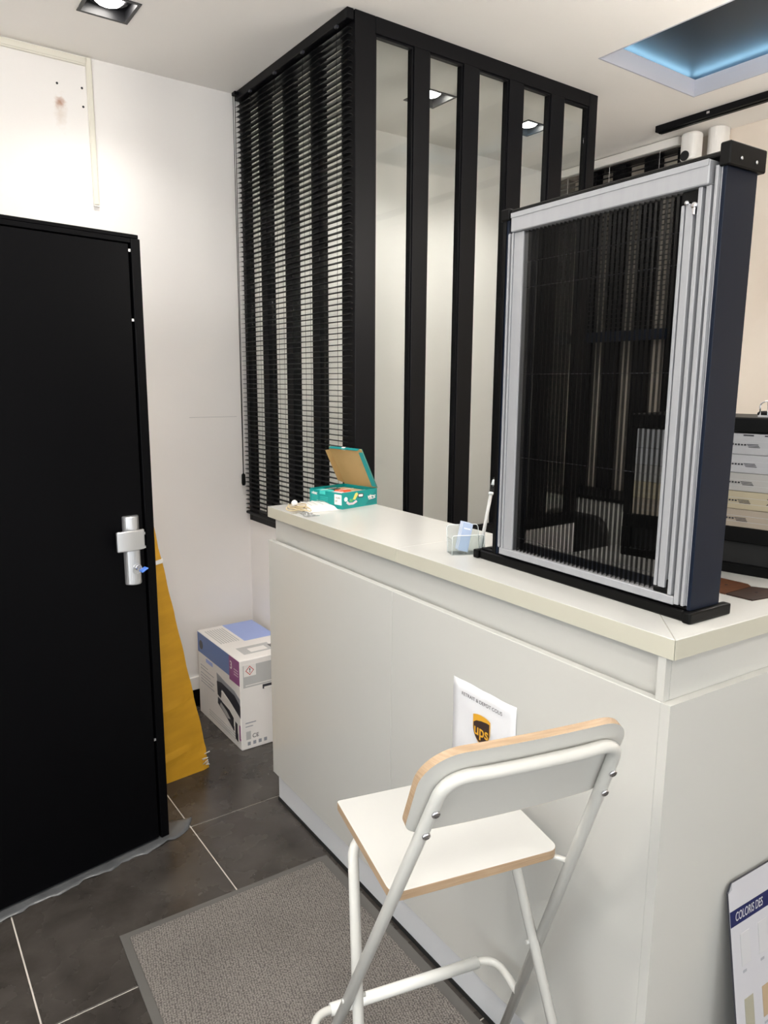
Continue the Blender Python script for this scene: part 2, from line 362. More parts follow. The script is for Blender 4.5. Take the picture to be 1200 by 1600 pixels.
# ceiling with openings for the coffer and the recessed lamps
DL = 0.168
LAMPS = [(0.820, 2.806), (2.222, 2.780), (2.862, 2.790), (-0.35, 1.30), (0.72, 1.68), (2.75, 0.20), (-0.35, -0.55), (0.95, -0.75), (2.60, -1.10)]  # seen downlights come first; the rest are unseen, added for light
COF = (2.500, 3.162, 0.95, 2.069)
holes = [COF] + [(x-DL/2, x+DL/2, y-DL/2, y+DL/2) for x, y in LAMPS]
xs = sorted({RX0, RX1} | {h[0] for h in holes} | {h[1] for h in holes}); ys = sorted({RY0, RY1} | {h[2] for h in holes} | {h[3] for h in holes})
cb = MB(); grid = {}
for ix, x in enumerate(xs):
    for iy, y in enumerate(ys): grid[ix, iy] = cb.bm.verts.new((x, y, CEIL))
for ix in range(len(xs)-1):
    for iy in range(len(ys)-1):
        cx, cy = (xs[ix]+xs[ix+1])/2, (ys[iy]+ys[iy+1])/2
        if any(h[0] < cx < h[1] and h[2] < cy < h[3] for h in holes): continue
        cb.bm.faces.new((grid[ix, iy], grid[ix+1, iy], grid[ix+1, iy+1], grid[ix, iy+1]))
r = bmesh.ops.extrude_face_region(cb.bm, geom=list(cb.bm.faces))
for v in [e for e in r['geom'] if isinstance(e, bmesh.types.BMVert)]: v.co.z += 0.015
ce = struct(cb.build('ceiling', 'ceil'), 'white ceiling')
struct(MB().box(RX0-0.12, RX1+0.12, RY0-0.12, RY1+0.12, 3.10, 3.16).build('ceiling_slab', 'ceil'))

# baseboard, trunking
bb = struct(empty('baseboard_back', (0, RY1, 0)))
MB().box(-1.4, 1.49, -0.012, 0, 0.089, 0.153, 0.002).build('skirting_strip', 'wall', bb)
MB().box(-1.4, 1.49, -0.008, 0, 0.0, 0.088).build('skirting_tile', 'blackpl', bb)
tr = struct(empty('trim_1', (0, RY1, 0)), 'ivory cable trunking along the ceiling and down the wall')
MB().box(-1.4, 0.848, -0.010, 0, 2.812, 2.843, 0.002).build('trunking_run', 'trunk', tr)
MB().box(-1.4, 0.848, -0.013, -0.010, 2.818, 2.836, 0.001).build('trunking_lid', 'trunk', tr)
MB().box(0.849, 0.872, -0.010, 0, 2.290, 2.845, 0.002).build('trunking_drop', 'trunk', tr)
MB().box(0.853, 0.868, -0.013, -0.010, 2.292, 2.843, 0.001).build('trunking_lid', 'trunk', tr)
MB().box(0.850, 0.871, -0.011, 0, 2.284, 2.290).build('trunking_end', 'whitepl', tr)

# ---- recessed lamps
def downlight(x, y, label, group, k=1.0):
    e = empty('downlight', (x, y, CEIL)); tag(e, label, 'ceiling light', group)
    h = DL/2 - 0.001
    b = MB()
    b.box(-h, -h+0.006, -h, h, -0.001, 0.09); b.box(h-0.006, h, -h, h, -0.001, 0.09)
    b.box(-h+0.006, h-0.006, -h, -h+0.006, -0.001, 0.09); b.box(-h+0.006, h-0.006, h-0.006, h, -0.001, 0.09)
    b.box(-h, h, -h, h, 0.09, 0.096)
    b.build('housing', 'lampblk', e)
    fr = MB(); q = h+0.004
    for (a0, a1, c0, c1) in ((-q, q, -q, -q+0.012), (-q, q, q-0.012, q), (-q, -q+0.012, -q+0.012, q-0.012), (q-0.012, q, -q+0.012, q-0.012)): fr.box(a0, a1, c0, c1, -0.003, -0.0005)
    fr.build('frame', 'lampblk', e)
    MB().lathe([(0.074, 0.088), (0.074, 0.03), (0.069, 0.026), (0.065, 0.032), (0.060, 0.026), (0.056, 0.032), (0.052, 0.05), (0.052, 0.088)], n=28).build('gimbal_ring', 'lampring', e)
    MB().lathe([(0.030, 0.07), (0.046, 0.045), (0.050, 0.022), (0.040, 0.013), (0.018, 0.009), (0.001, 0.008)], n=24).build('bulb', 'bulb', e)
    L = bpy.data.lights.new('lamp_light', 'SPOT'); L.energy = SPOT_W*k; L.color = SPOT_COL; L.spot_size = math.radians(128); L.spot_blend = 0.75; L.shadow_soft_size = 0.035
    lo = bpy.data.objects.new('lamp_light', L); COL.objects.link(lo); lo.parent = e; lo.location = (0, 0, 0.004)
    return e
LB = ['square black recessed downlight in the ceiling above the black door', 'square black downlight seen through the second glass pane from the corner post', 'square black downlight seen through the fourth glass pane from the corner post']
for i, (x, y) in enumerate(LAMPS):
    downlight(x, y, LB[i] if i < 3 else 'unseen square black downlight added to light the shop', 'recessed ceiling downlights', (0.45, 0.65, 0.65, 1, 1.35)[i] if i < 5 else 1.0)

# ---- opal globe pendants added out of view as fill light for walls and ceiling
def pendant(x, y, label, k=1.0):
    e = empty('fill_pendant', (x, y, CEIL)); tag(e, label, 'lamp', 'globe pendants added out of view')
    MB().lathe([(0.05, -0.02), (0.05, -0.0005)], n=20).build('ceiling_rose', 'whitepl', e)
    MB().tube([(0, 0, -0.02), (0, 0, -0.42)], 0.003, 6).build('cable', 'blackpl', e)
    MB().lathe([(0.14*math.sin(math.pi*k/16)+0.0005, -0.56-0.14*math.cos(math.pi*k/16)) for k in range(17)], n=28).build('globe', 'opal', e)
    L = bpy.data.lights.new('lamp_light', 'POINT'); L.energy = PEND_W*k; L.color = PEND_COL; L.shadow_soft_size = 0.145
    lo = bpy.data.objects.new('lamp_light', L); COL.objects.link(lo); lo.parent = e; lo.location = (0, 0, -0.56)
    return e
pendant(-0.75, 0.80, 'unseen white globe pendant added as fill light on the door side', 1.05); pendant(-0.55, -1.20, 'unseen white globe pendant added as fill light near the shop front', 0.55); pendant(2.30, 0.78, 'unseen white globe pendant added as fill light behind the counter', 0.85)

# ---- blue lit ceiling coffer
cf = tag(empty('light_coffer', (0, 0, CEIL)), 'ceiling recess glowing blue around a dark panel', 'ceiling light')
x0, x1, y0, y1 = COF; lipw = 0.10
b = MB()
b.box(x0-lipw, x0, y0-lipw, y1+lipw, 0.0155, 0.066); b.box(x1, x1+lipw, y0-lipw, y1+lipw, 0.0155, 0.066)
b.box(x0, x1, y0-lipw, y0, 0.0155, 0.066); b.box(x0, x1, y1, y1+lipw, 0.0155, 0.066)
b.build('lip', 'rim', cf)
t = 0.006; b = MB()
b.box(x0-0.0005, x0+t, y0, y1, -0.001, 0.068); b.box(x1-t, x1+0.0005, y0, y1, -0.001, 0.068); b.box(x0+t, x1-t, y0-0.0005, y0+t, -0.001, 0.068); b.box(x0+t, x1-t, y1-t, y1+0.0005, -0.001, 0.068)
b.build('rim', 'rim', cf)
b = MB()
b.box(x0-lipw, x0-lipw+0.004, y0-lipw, y1+lipw, 0.066, 0.098); b.box(x1+lipw-0.004, x1+lipw, y0-lipw, y1+lipw, 0.066, 0.098)
b.box(x0-lipw, x1+lipw, y0-lipw, y0-lipw+0.004, 0.066, 0.098); b.box(x0-lipw, x1+lipw, y1+lipw-0.004, y1+lipw, 0.066, 0.098)
b.build('cavity_wall', 'rim', cf)
MB().box(x0-lipw, x1+lipw, y0-lipw, y1+lipw, 0.098, 0.104).build('dark_panel', 'coffer', cf)
for (a0, a1, c0, c1) in ((x0-0.062, x0-0.052, y0-0.045, y1+0.045), (x1+0.052, x1+0.062, y0-0.045, y1+0.045), (x0-0.045, x1+0.045, y0-0.062, y0-0.052), (x0-0.045, x1+0.045, y1+0.052, y1+0.062)):
    MB().box(a0, a1, c0, c1, 0.067, 0.073).build('led_strip', 'led', cf)

# ------------------------------------------------------------------ glazed corner booth
PYF = 2.310; PXF = 1.510; DEP = 0.042; SILL = 0.950
struct(MB().box(PXF+0.002, PXF+0.07, PYF+0.002, RY1, 0, 0.905).build('wall_booth_side', 'wall'), 'low white wall under the side glazing')
struct(MB().box(PXF+0.07, 2.806, PYF+0.002, PYF+0.07, 0, 0.905).build('wall_booth_front', 'wall'))
w1 = struct(empty('window_1', (0, PYF, 0)), 'black framed glass partition with five tall narrow panes')
part(MB().box(PXF, 1.597, 0, 0.093, 0.905, CEIL-0.001, 0.002).build('corner_post', 'black', w1), 'black corner post')
E5 = [(1.597, 1.770), (1.843, 2.012), (2.092, 2.259), (2.340, 2.506), (2.588, 2.752)]
for i in range(4): MB().box(E5[i][1], E5[i+1][0], 0, DEP, 0.955, 2.792, 0.0015).build('mullion', 'black', w1)
MB().box(E5[4][1], 2.806, 0, DEP, 0.905, CEIL-0.001, 0.002).build('end_post', 'black', w1)
MB().box(1.5975, 2.7515, 0, DEP, 2.792, CEIL-0.001, 0.0015).build('top_rail', 'black', w1)
MB().box(1.5975, 2.7515, 0, DEP, 0.905, 0.955, 0.0015).build('bottom_rail', 'black', w1)
for (a, c) in E5:
    MB().box(a+0.001, c-0.001, 0.020, 0.026, 0.956, 2.791).build('glass_pane', 'glass', w1)
    st = MB()   # glazing beads
    st.box(a+0.001, a+0.007, 0.006, 0.019, 0.956, 2.791); st.box(c-0.007, c-0.001, 0.006, 0.019, 0.956, 2.791)
    st.box(a+0.007, c-0.007, 0.006, 0.019, 2.784, 2.791); st.box(a+0.007, c-0.007, 0.006, 0.019, 0.956, 0.963)
    st.build('glazing_bead', 'black', w1)
w2 = struct(empty('window_2', (PXF, 0, 0)), 'black framed side glazing behind the venetian blind')
SM = [3.080, 2.852, 2.627]; MW = 0.058
MB().box(0, DEP, 3.236, RY1-0.001, 0.905, CEIL-0.001, 0.0015).build('wall_post', 'black', w2)
for b_ in SM: MB().box(0, DEP, b_-MW, b_, 0.955, 2.792, 0.0015).build('mullion', 'black', w2)
MB().box(0, DEP, PYF+0.0945, 3.2355, 2.792, CEIL-0.001, 0.0015).build('top_rail', 'black', w2)
MB().box(0, DEP, PYF+0.0945, 3.2355, 0.905, 0.955, 0.0015).build('bottom_rail', 'black', w2)
edges = [3.236] + [v for b_ in SM for v in (b_, b_-MW)] + [PYF+0.094]
for i in range(0, len(edges), 2): MB().box(0.020, 0.026, edges[i+1]+0.001, edges[i]-0.001, 0.956, 2.791).build('glass_pane', 'glass', w2)

# ---- black venetian blind in front of the side glazing
bl = tag(empty('venetian_blind', (PXF-0.018, 0, 0)), 'black venetian blind hung beside the corner of the glass partition', 'blind')
Y0, Y1 = 2.318, 3.246
MB().box(-0.014, 0.014, Y0-0.006, Y1, 2.812, CEIL-0.001, 0.002).build('head_rail', 'black', bl)
MB().box(-0.011, 0.011, Y0, Y1, 0.944, 0.957, 0.003).build('bottom_rail', 'black', bl)
SW = 0.0225
sb = MB(); n = 6
top = []; bot = []
for k in range(n+1):
    xx = -SW/2 + SW*k/n; zz = 0.0022*(1-(2*k/n-1)**2)
    top.append((xx, zz+0.0004)); bot.append((xx, zz-0.0004))
sb.prism([(p[0], p[1]) for p in bot] + [(p[0], p[1]) for p in top[::-1]], Y0, Y1, 'y')
slat0 = None; z = 0.970; k = 0
while z < 2.806:
    if slat0 is None: slat0 = sb.build('slat', 'slat', bl); slat0.location = (0, 0, z)
    else: copyof(slat0, bl, (0, 0, z))
    z += 0.02137; k += 1
for yy in (2.385, 2.63, 2.86, 3.09):
    c = MB()
    for xx in (-SW/2-0.0008, SW/2+0.0008): c.tube([(xx, yy, 0.957), (xx, yy, 2.813)], 0.0007, 6)
    c.build('ladder_cord', 'blackpl', bl)
    MB().box(-0.017, -0.006, yy-0.008, yy+0.008, 2.803, 2.812, 0.001).build('cord_clip', 'boxdk', bl)
b = MB(); b.tube([(-0.030, 3.226, 2.83), (-0.030, 3.226, 1.13)], 0.0016, 6); b.tube([(-0.030, 3.206, 2.83), (-0.030, 3.222, 1.13)], 0.0016, 6)
b.build('pull_cord', 'blackpl', bl)
MB().box(-0.034, -0.012, 3.200, 3.232, 2.824, 2.838, 0.002).build('cord_guide', 'black', bl)
MB().lathe([(0.004, 0.058), (0.009, 0.052), (0.010, 0.01), (0.007, 0.0)], (-0.030, 3.224, 1.085), 12).build('cord_weight', 'blackpl', bl)

# ------------------------------------------------------------------ reception counter (local x into the counter, y toward its far end)
CY = 0.02023
cA = empty('reception_counter', (1.133, 2.303, 0), -CY); tag(cA, 'white laminate reception counter with a recessed band below the top', 'counter')
L = 1.628; DPT = 0.352; sl = math.tan(math.radians(2.36)); RL_ = 1.35
def side(x, off=0.0): return -L + off - sl*x      # line of the short side, seen from the front corner
TOPZ = 1.144
# front
MB().box(0.022, DPT-0.02, side(0, 0.03), -0.003, 0.012, 0.123).build('plinth', 'plinth', cA)
MB().box(0.018, DPT-0.02, side(0, 0.03), -0.001, 0.0, 0.012).build('plinth_seal', 'seal', cA)
SEAM = -0.776
MB().box(0.0, 0.019, SEAM+0.0006, -0.001, 0.123, 1.023, 0.0012).build('front_panel', 'white', cA)
MB().box(0.0, 0.019, side(0, 0.0195), SEAM-0.0006, 0.123, 1.023, 0.0012).build('front_panel', 'white', cA)
MB().box(0.030, 0.0362, side(0, 0.034), -0.002, 1.0, 1.105).build('recess_band', 'white', cA)
MB().prism([(0.0365, side(0, 0.036)), (0.0365, -0.001), (DPT-0.015, -0.001), (DPT-0.015, side(0, 0.50)), (1.30, side(1.3, 0.50)), (1.30, side(1.3, 0.036))], 0.1235, 1.104).build('carcass', 'white', cA)
# short side
MB().prism([(0.0, side(0)), (0.0, side(0, 0.019)), (RL_, side(RL_, 0.019)), (RL_, side(RL_))], 0.02, 1.023).build('side_panel', 'white', cA)
MB().prism([(0.003, side(0, 0.017)), (0.003, side(0, 0.033)), (0.0195, side(0, 0.033)), (0.0195, side(0, 0.017))], 1.0235, 1.105).build('corner_strip', 'white', cA)
MB().prism([(0.020, side(0.02, 0.017)), (0.020, side(0.02, 0.033)), (RL_, side(RL_, 0.033)), (RL_, side(RL_, 0.017))], 1.0235, 1.105).build('recess_band', 'white', cA)
MB().prism([(0.02, side(0.02, 0.03)), (0.02, side(0.02, 0.05)), (RL_, side(RL_, 0.05)), (RL_, side(RL_, 0.03))], 0.0, 0.1).build('plinth', 'plinth', cA)
# worktop
wt = empty('worktop', (1.133, 2.303, 0), -CY); tag(wt, 'white worktop with mitred corner on the reception counter', 'worktop')
Z0, Z1 = 1.106, TOPZ
def slab(poly, name):
    o = MB().prism(poly, Z0, Z1, 'z', 1).build(name, ['whitetop', 'edge'], wt)
    bv = o.modifiers.new('bevel', 'BEVEL'); bv.width = 0.0008; bv.segments = 1
    return o
gap = 0.0004
slab([(0, -0.790+gap), (0, 0), (DPT, 0), (DPT, -0.790+gap)], 'worktop_slab')
slab([(0, side(0)+2*gap), (0, -0.790-gap), (DPT, -0.790-gap), (DPT, -L+DPT+2*gap)], 'worktop_slab')
slab([(gap, side(0)), (DPT+gap, -L+DPT), (DPT+gap, -L+0.55), (RL_, -L+0.55), (RL_, side(RL_))], 'worktop_slab')

# paper sheet with shield
pp = tag(empty('paper_sign', (1.133, 2.303, 0), -CY), 'white paper notice with gold and brown shield taped to the counter front', 'sign')
bmp = MB(); NX, NZ = 10, 14
rows = []
ya, yb, za, zb = -1.045, -1.260, 0.876, 0.580
random.seed(3)
for i in range(NX+1):
    col = []
    for j in range(NZ+1):
        yy = ya + (yb-ya)*i/NX; zz = za + (zb-za)*j/NZ
        wv = 0.0020 + 0.0013*math.sin(i*1.7+j*0.8) + 0.0010*math.sin(j*1.3-i*0.6)
        if i in (0, NX): wv *= 0.5
        col.append(bmp.bm.verts.new((-0.0012-max(wv, 0.0002), yy, zz)))
    rows.append(col)
for i in range(NX):
    for j in range(NZ):
        q = bmp.bm.faces.new((rows[i][j], rows[i+1][j], rows[i+1][j+1], rows[i][j+1])); q.smooth = True
sheet = bmp.build('sheet', 'paper', pp)
so = sheet.modifiers.new('thick', 'SOLIDIFY'); so.thickness = 0.0004
def PF(y, z, off=0.0062): return frame((-off, y, z), (0, -1, 0), (0, 0, 1))
text('RETRAIT & DEPOT COLIS', 0.0125, 'ink', pp, PF(-1.150, 0.845), bold=0.0)
def shield(wd, ht, top_curve):
    P = []
    for k in range(9): t = -1+2*k/8; P.append((t*wd, ht*0.5 + top_curve*(1-t*t)))
    for k in range(1, 10): t = k/9; P.append((wd*math.cos(t*math.pi/2)**0.6 if t < 1 else 0, 0.1*ht - t*ht*0.62))
    for k in range(8, 0, -1): t = k/9; P.append((-wd*math.cos(t*math.pi/2)**0.6, 0.1*ht - t*ht*0.62))
    return P
def plate(poly, M, th, name, m, parent):
    b = MB(); b.prism(poly, 0, th)
    for v in b.bm.verts: v.co = M @ v.co
    return b.build(name, m, parent)
plate(shield(0.0295, 0.066, 0.006), PF(-1.153, 0.776, 0.0060), 0.0004, 'shield', 'gold', pp)
plate([(-0.027, 0.0145), (-0.018, 0.021), (0, 0.0255), (0.018, 0.0275), (0.027, 0.027), (0.0268, -0.002)] + [(0.0268*math.cos(t*math.pi/16)**0.6, -0.002-0.0285*t/8) for t in range(1, 8)] + [(0, -0.0305)] + [(-0.0268*math.cos(t*math.pi/16)**0.6, -0.002-0.0285*t/8) for t in range(7, 0, -1)] + [(-0.0268, -0.002)], PF(-1.153, 0.776, 0.0065), 0.0004, 'shield_field', 'brown', pp)
text('ups', 0.040, 'gold', pp, PF(-1.153, 0.775, 0.0070), bold=0.0006, sx=0.92)

# ------------------------------------------------------------------ floor mat
fm = tag(empty('door_mat', (0, 0, 0)), 'grey woven entrance mat with rubber border on the dark tiles', 'mat')
MB().prism([(0.452, 1.932), (1.128, 1.907), (1.095, 0.36), (0.385, 0.36)], 0.0005, 0.005).build('rubber_border', 'rubber', fm)
o = MB().prism([(0.474, 1.905), (1.095, 1.884), (1.065, 0.385), (0.410, 0.385)], 0.005, 0.009).build('pile', 'mat', fm)

# ------------------------------------------------------------------ folding bar stool
SU = Vector((.971, -.238, 0)).normalized()
KS = 0.93     # stool size
st = empty('bar_stool', (0.888*KS, 1.031*KS, CAM_H*(1-KS) + 0.009*KS), math.atan2(SU.y, SU.x)); st.scale = (KS,)*3; ZF = -(CAM_H*(1-KS) + 0.009*KS - 0.009)/KS; tag(st, 'white folding bar stool with plywood edges in front of the counter', 'stool')
ZS = 0.676; TR = 0.0112
W2, D2 = 0.178, 0.156
seatp = rrect(-W2, W2, -D2, D2, (0.022, 0.022, 0.006, 0.006), 5)
o = MB().prism(seatp, ZS-0.019, ZS, 'z', 1).build('seat', ['seat', 'ply'], st)
bv = o.modifiers.new('bevel', 'BEVEL'); bv.width = 0.0012; bv.segments = 2; bv.limit_method = 'ANGLE'
def bk(z): return -0.30 + 0.455*(0.936-z), 0.165 + 0.10*(0.936-z)     # v, u of the back frame at height z
def fr_(z): return 0.060 - 0.396*(0.651-z), 0.175 + 0.10*(0.651-z)
def bow(u): return -0.008*(1-(u/0.19)**2)
ztop = 0.984
P = []
v0, u0 = bk(ZF+0.012); P.append((-u0, v0, ZF+0.012))
v1, u1 = bk(0.905); P.append((-u1, v1, 0.905))
left = fillet([P[0], P[1], (-bk(ztop)[1], bk(ztop)[0], ztop), (-0.06, bk(ztop)[0]+bow(0.06)*0.9, ztop)], {1: 0.03, 2: 0.070}, 8)[:-1]
mid = [(u, bk(ztop)[0] + bow(u)*0.9, ztop) for u in [-0.09 + 0.18*k/12 for k in range(13)]]
right = [(-p[0], p[1], p[2]) for p in left][::-1]
MB().tube(left + mid + right, TR, 14).build('back_frame', 'steel', st)
zf = 0.648; vf, uf = fr_(zf); v0, u0 = fr_(ZF+0.012)
MB().tube(fillet([(-u0, v0, ZF+0.012), (-uf, vf, zf), (uf, vf, zf), (u0, v0, ZF+0.012)], 0.04, 8), TR, 14).build('front_frame', 'steel', st)
# backrest: bowed plywood plate in front of the tube
zb = 0.857; ang = math.atan(0.455); BWH, BHT, RBT, RTP, BTH, UOF = 0.191, 0.188, 0.030, 0.066, 0.013, -0.007
def bp_(p, off):
    u, s_ = p; zz = zb + s_*math.cos(ang)
    return Vector((u+UOF, -0.30 + 0.455*(0.936-zz) + bow(u) + 0.014 + off, zz + off*math.sin(ang)*0.9))
def span(u):
    a = abs(u); lo = 0.0; hi = BHT
    if a > BWH-RBT: d = a-(BWH-RBT); lo = RBT-math.sqrt(max(RBT**2-d*d, 0))
    if a > BWH-RTP: d = a-(BWH-RTP); hi = BHT-RTP+math.sqrt(max(RTP**2-d*d, 0))
    return lo, hi
us = [-(BWH-RTP)+2*(BWH-RTP)*k/14 for k in range(15)]
for k in range(1, 11): a = BWH-RTP + RTP*math.sin(math.pi/2*k/10); us += [a, -a]
us = sorted(us)
bmB = MB()
for off in (0.0, BTH):
    prev = None
    for u in us:
        lo, hi = span(u); col_ = [bmB.bm.verts.new(bp_((u, lo+(hi-lo)*k/3), off)) for k in range(4)]
        if prev:
            for k in range(3): q = bmB.bm.faces.new((prev[k], col_[k], col_[k+1], prev[k+1])); q.smooth = True
        prev = col_
o = bmB.build('backrest', 'steel', st)
e2 = MB()
loop = [(u, span(u)[1]) for u in us] + [(u, span(u)[0]) for u in us][::-1]
RA = [e2.bm.verts.new(bp_(p, -0.0001)) for p in loop]; RB = [e2.bm.verts.new(bp_(p, BTH+0.0001)) for p in loop]
for i in range(len(loop)):
    j = (i+1) % len(loop)
    q = e2.bm.faces.new((RA[i], RA[j], RB[j], RB[i])); q.smooth = True
part(e2.build('plywood_edge', 'ply', o), 'oak plywood edge')
# bolts
for sgn in (-1, 1):
    for zz in (0.922, 0.872):
        v, u = bk(zz)
        Mx = Matrix.Rotation(math.pi/2 + ang*0.9, 4, 'X')
        MB().lathe([(0.0072, 0), (0.0072, 0.003), (0.0050, 0.0045), (0.0030, 0.0025)], (sgn*u, v-TR*0.9, zz-0.004), 12, Mx).build('bolt', 'chrome', st)
    v, u = bk(0.648); b = MB().tube([(sgn*(W2-0.02), v+0.035, ZS-0.02), (sgn*(u-0.004), v+0.0, 0.655)], 0.0055, 8)
    b.build('seat_pin', 'steel', st)
    v, u = bk(0.376); MB().tube([(sgn*(u-0.036), v, 0.376), (sgn*(u+0.013), v, 0.376)], 0.0048, 10).build('pivot_bolt', 'steel', st)
    for fn in (bk, fr_):
        v, u = fn(ZF+0.012); MB().tube([(sgn*u, v, ZF), (sgn*u, v, ZF+0.022)], 0.0135, 12).build('foot_cap', 'sleeve', st)
# footrest
zr = 0.142; vr, ur = bk(zr)
MB().tube(fillet([(-ur+0.004, vr, zr), (-ur+0.004, 0.168, zr+0.004), (ur-0.004, 0.168, zr+0.004), (ur-0.004, vr, zr)], 0.05, 8), 0.0095, 12).build('footrest', 'steel', st)
ft = [o for o in COL.objects if o.name.startswith('footrest')][0]
MB().tube([(-0.192, 0.168, zr+0.004), (0.192, 0.168, zr+0.004)], 0.0138, 16).build('footrest_sleeve', 'sleeve', ft)

# ------------------------------------------------------------------ black metal door on display
DD = math.radians(9.035)
dr = tag(empty('metal_door', (0.733, 2.320, 0.003), DD), 'tall black metal door in a black frame standing before the white wall', 'door')
HT = 2.012
MB().box(-0.029, 0.0, 0, 0.075, 0, HT-0.012, 0.0015).build('frame_jamb', 'blackdoor', dr)
MB().box(-1.06, -1.031, 0, 0.075, 0, HT-0.012, 0.0015).build('frame_jamb', 'blackdoor', dr)
MB().box(-1.056, -0.004, 0.002, 0.075, HT-0.0115, HT, 0.0015).build('frame_head', 'blackdoor', dr)
MB().box(-1.03, -0.030, 0.0, 0.075, HT-0.026, HT-0.012, 0.001).build('frame_head', 'blackdoor', dr)
MB().box(-1.026, -0.037, 0.003, 0.058, 0.006, HT-0.029, 0.0015).build('leaf', 'blackdoor', dr)
MB().box(-1.03, -0.030, 0.060, 0.072, 0.0, HT-0.027).build('back_panel', 'seal', dr)
for zz in (1.965, 1.76, 1.09, 1.045, 0.37): MB().box(-0.0368, -0.0295, 0.004, 0.008, zz-0.004, zz+0.004).build('bolt_keep', 'nickel', dr)
lk = MB()   # lock body: half-oval column
pr = [(0.027*math.cos(t), -0.030*math.sin(t)+0.0028) for t in [math.pi*k/14 for k in range(15)]]
lk.prism([(p[0]-0.081, p[1]) for p in pr], 0.932, 1.155)
lock = lk.build('lock_plate', 'nickel', dr)
for p in lock.data.polygons: p.use_smooth = False
bv = lock.modifiers.new('bevel', 'BEVEL'); bv.width = 0.004; bv.segments = 3; bv.limit_method = 'ANGLE'; bv.angle_limit = math.radians(50)
kn = MB(); ko = []
for k in range(13): t = k/12; ko.append((-0.050-0.092*t, -0.034-0.010*math.sin(math.pi*t*0.9)))
ki = [(p[0], p[1]+0.011) for p in ko][::-1]
kn.prism(ko+ki, 1.048, 1.113)
knob = kn.build('turn_knob', 'nickel', lock)
bv = knob.modifiers.new('bevel', 'BEVEL'); bv.width = 0.004; bv.segments = 3; bv.limit_method = 'ANGLE'; bv.angle_limit = math.radians(45)
RX = Matrix.Rotation(math.pi/2, 4, 'X')
MB().lathe([(0.0165, 0), (0.0165, 0.0015), (0.0155, 0.003), (0.0150, 0.001)], (-0.078, -0.0265, 0.985), 22, RX).build('cylinder_ring', 'nickel', lock)
MB().lathe([(0.0085, 0), (0.0085, 0.008), (0.007, 0.009)], (-0.078, -0.0265, 0.990), 18, RX).build('key_cylinder', 'chrome', lock)
MB().box(-0.0785, -0.0765, -0.052, -0.032, 0.984, 0.996).build('key_blade', 'chrome', lock)
b = MB(); Mk = Matrix.Translation((-0.072, -0.060, 0.988)) @ Matrix.Rotation(math.radians(-28), 4, 'Y')
b.box(-0.012, 0.012, -0.012, 0.012, -0.0025, 0.0025, 0.0018, 1, Mk)
part(b.build('key_bow', 'bluekey', lock), 'blue key head')

# grey plastic film trapped under the door
fmn = tag(empty('plastic_film', (0.733, 2.320, 0), DD), 'crumpled grey plastic film on the tiles under the black door', 'film')
b = MB(); pts = []; N = 60; NV = 5
rowsF = []
random.seed(5)
for i in range(N+1):
    s_ = -1.15 + 1.255*i/N
    w_ = 0.036 + 0.006*math.sin(i*0.9) + 0.004*math.sin(i*2.3)
    yf, yr = -w_, 0.060
    if s_ > 0.0: t = s_/0.105; yf = -w_*(1-t**2) + 0.030*t**2; yr = 0.085 - 0.05*t**2
    row = []
    for j in range(NV+1):
        q = j/NV; yy = yf + (yr-yf)*q
        zz = 0.0012 + (0.004*max(0, math.sin(i*0.8)*math.sin(i*0.31+1)) * (1-q)**2 if yy < 0 or s_ > 0.01 else 0.0)
        if s_ > 0.01: zz += 0.010*max(0, math.sin((s_-0.01)*16))*q*(1-q)*3
        row.append(b.bm.verts.new((s_, yy, zz)))
    rowsF.append(row)
for i in range(N):
    for j in range(NV):
        q = b.bm.faces.new((rowsF[i][j], rowsF[i+1][j], rowsF[i+1][j+1], rowsF[i][j+1])); q.smooth = True
o = b.build('film_sheet', 'film', fmn); so = o.modifiers.new('thick', 'SOLIDIFY'); so.thickness = 0.0006; so.offset = 1

# ochre flat carton leaning behind the door
yc = empty('flat_carton', (1.028, 2.672, 0.005), 0.0); yc.rotation_euler = (math.radians(-1.5), math.radians(-9.9), math.radians(6)); tag(yc, 'long ochre cardboard carton leaning behind the black door', 'carton')
b = MB(); NXc, NZc = 12, 60
Wc, Hc = 0.42, 1.75
random.seed(11)
def cz(i, j):
    d = 0.0014*math.sin(i*0.7+j*0.33)*math.sin(j*0.21) + (0.0035 if j in (4, 11, 23, 33) else 0)*math.sin(i*0.5+1)
    return d
gr = [[b.bm.verts.new((-Wc + Wc*i/NXc + (0.0012*math.sin(j*1.1) if i == NXc else 0) + (-0.006 if (i == NXc and j < 3) else 0), cz(i, j), Hc*j/NZc)) for j in range(NZc+1)] for i in range(NXc+1)]
for i in range(NXc):
    for j in range(NZc): b.bm.faces.new((gr[i][j], gr[i+1][j], gr[i+1][j+1], gr[i][j+1]))
bdr = list(b.bm.faces)
r_ = bmesh.ops.extrude_face_region(b.bm, geom=bdr)
for v in [e for e in r_['geom'] if isinstance(e, bmesh.types.BMVert)]: v.co.y += 0.05
b.build('carton_body', 'cardboard', yc)
b = MB(); b.box(-Wc-0.002, 0.003, -0.0055, 0.0515, 0.905, 0.920); part(b.build('strap', 'whitepl', yc), 'white strap')
b = MB()   # torn corner fibres
for k in range(7):
    a0 = Vector((-0.012-0.03*random.random(), -0.004, 0.02+0.05*random.random())); a1 = a0 + Vector((0.02*random.random(), -0.012*random.random()-0.004, 0.025*random.random()-0.008))
    b.tube([a0, (a0+a1)/2 + Vector((0.004, -0.004, 0.003)), a1], 0.0024, 5)
b.build('torn_fibre', 'boxw', yc)

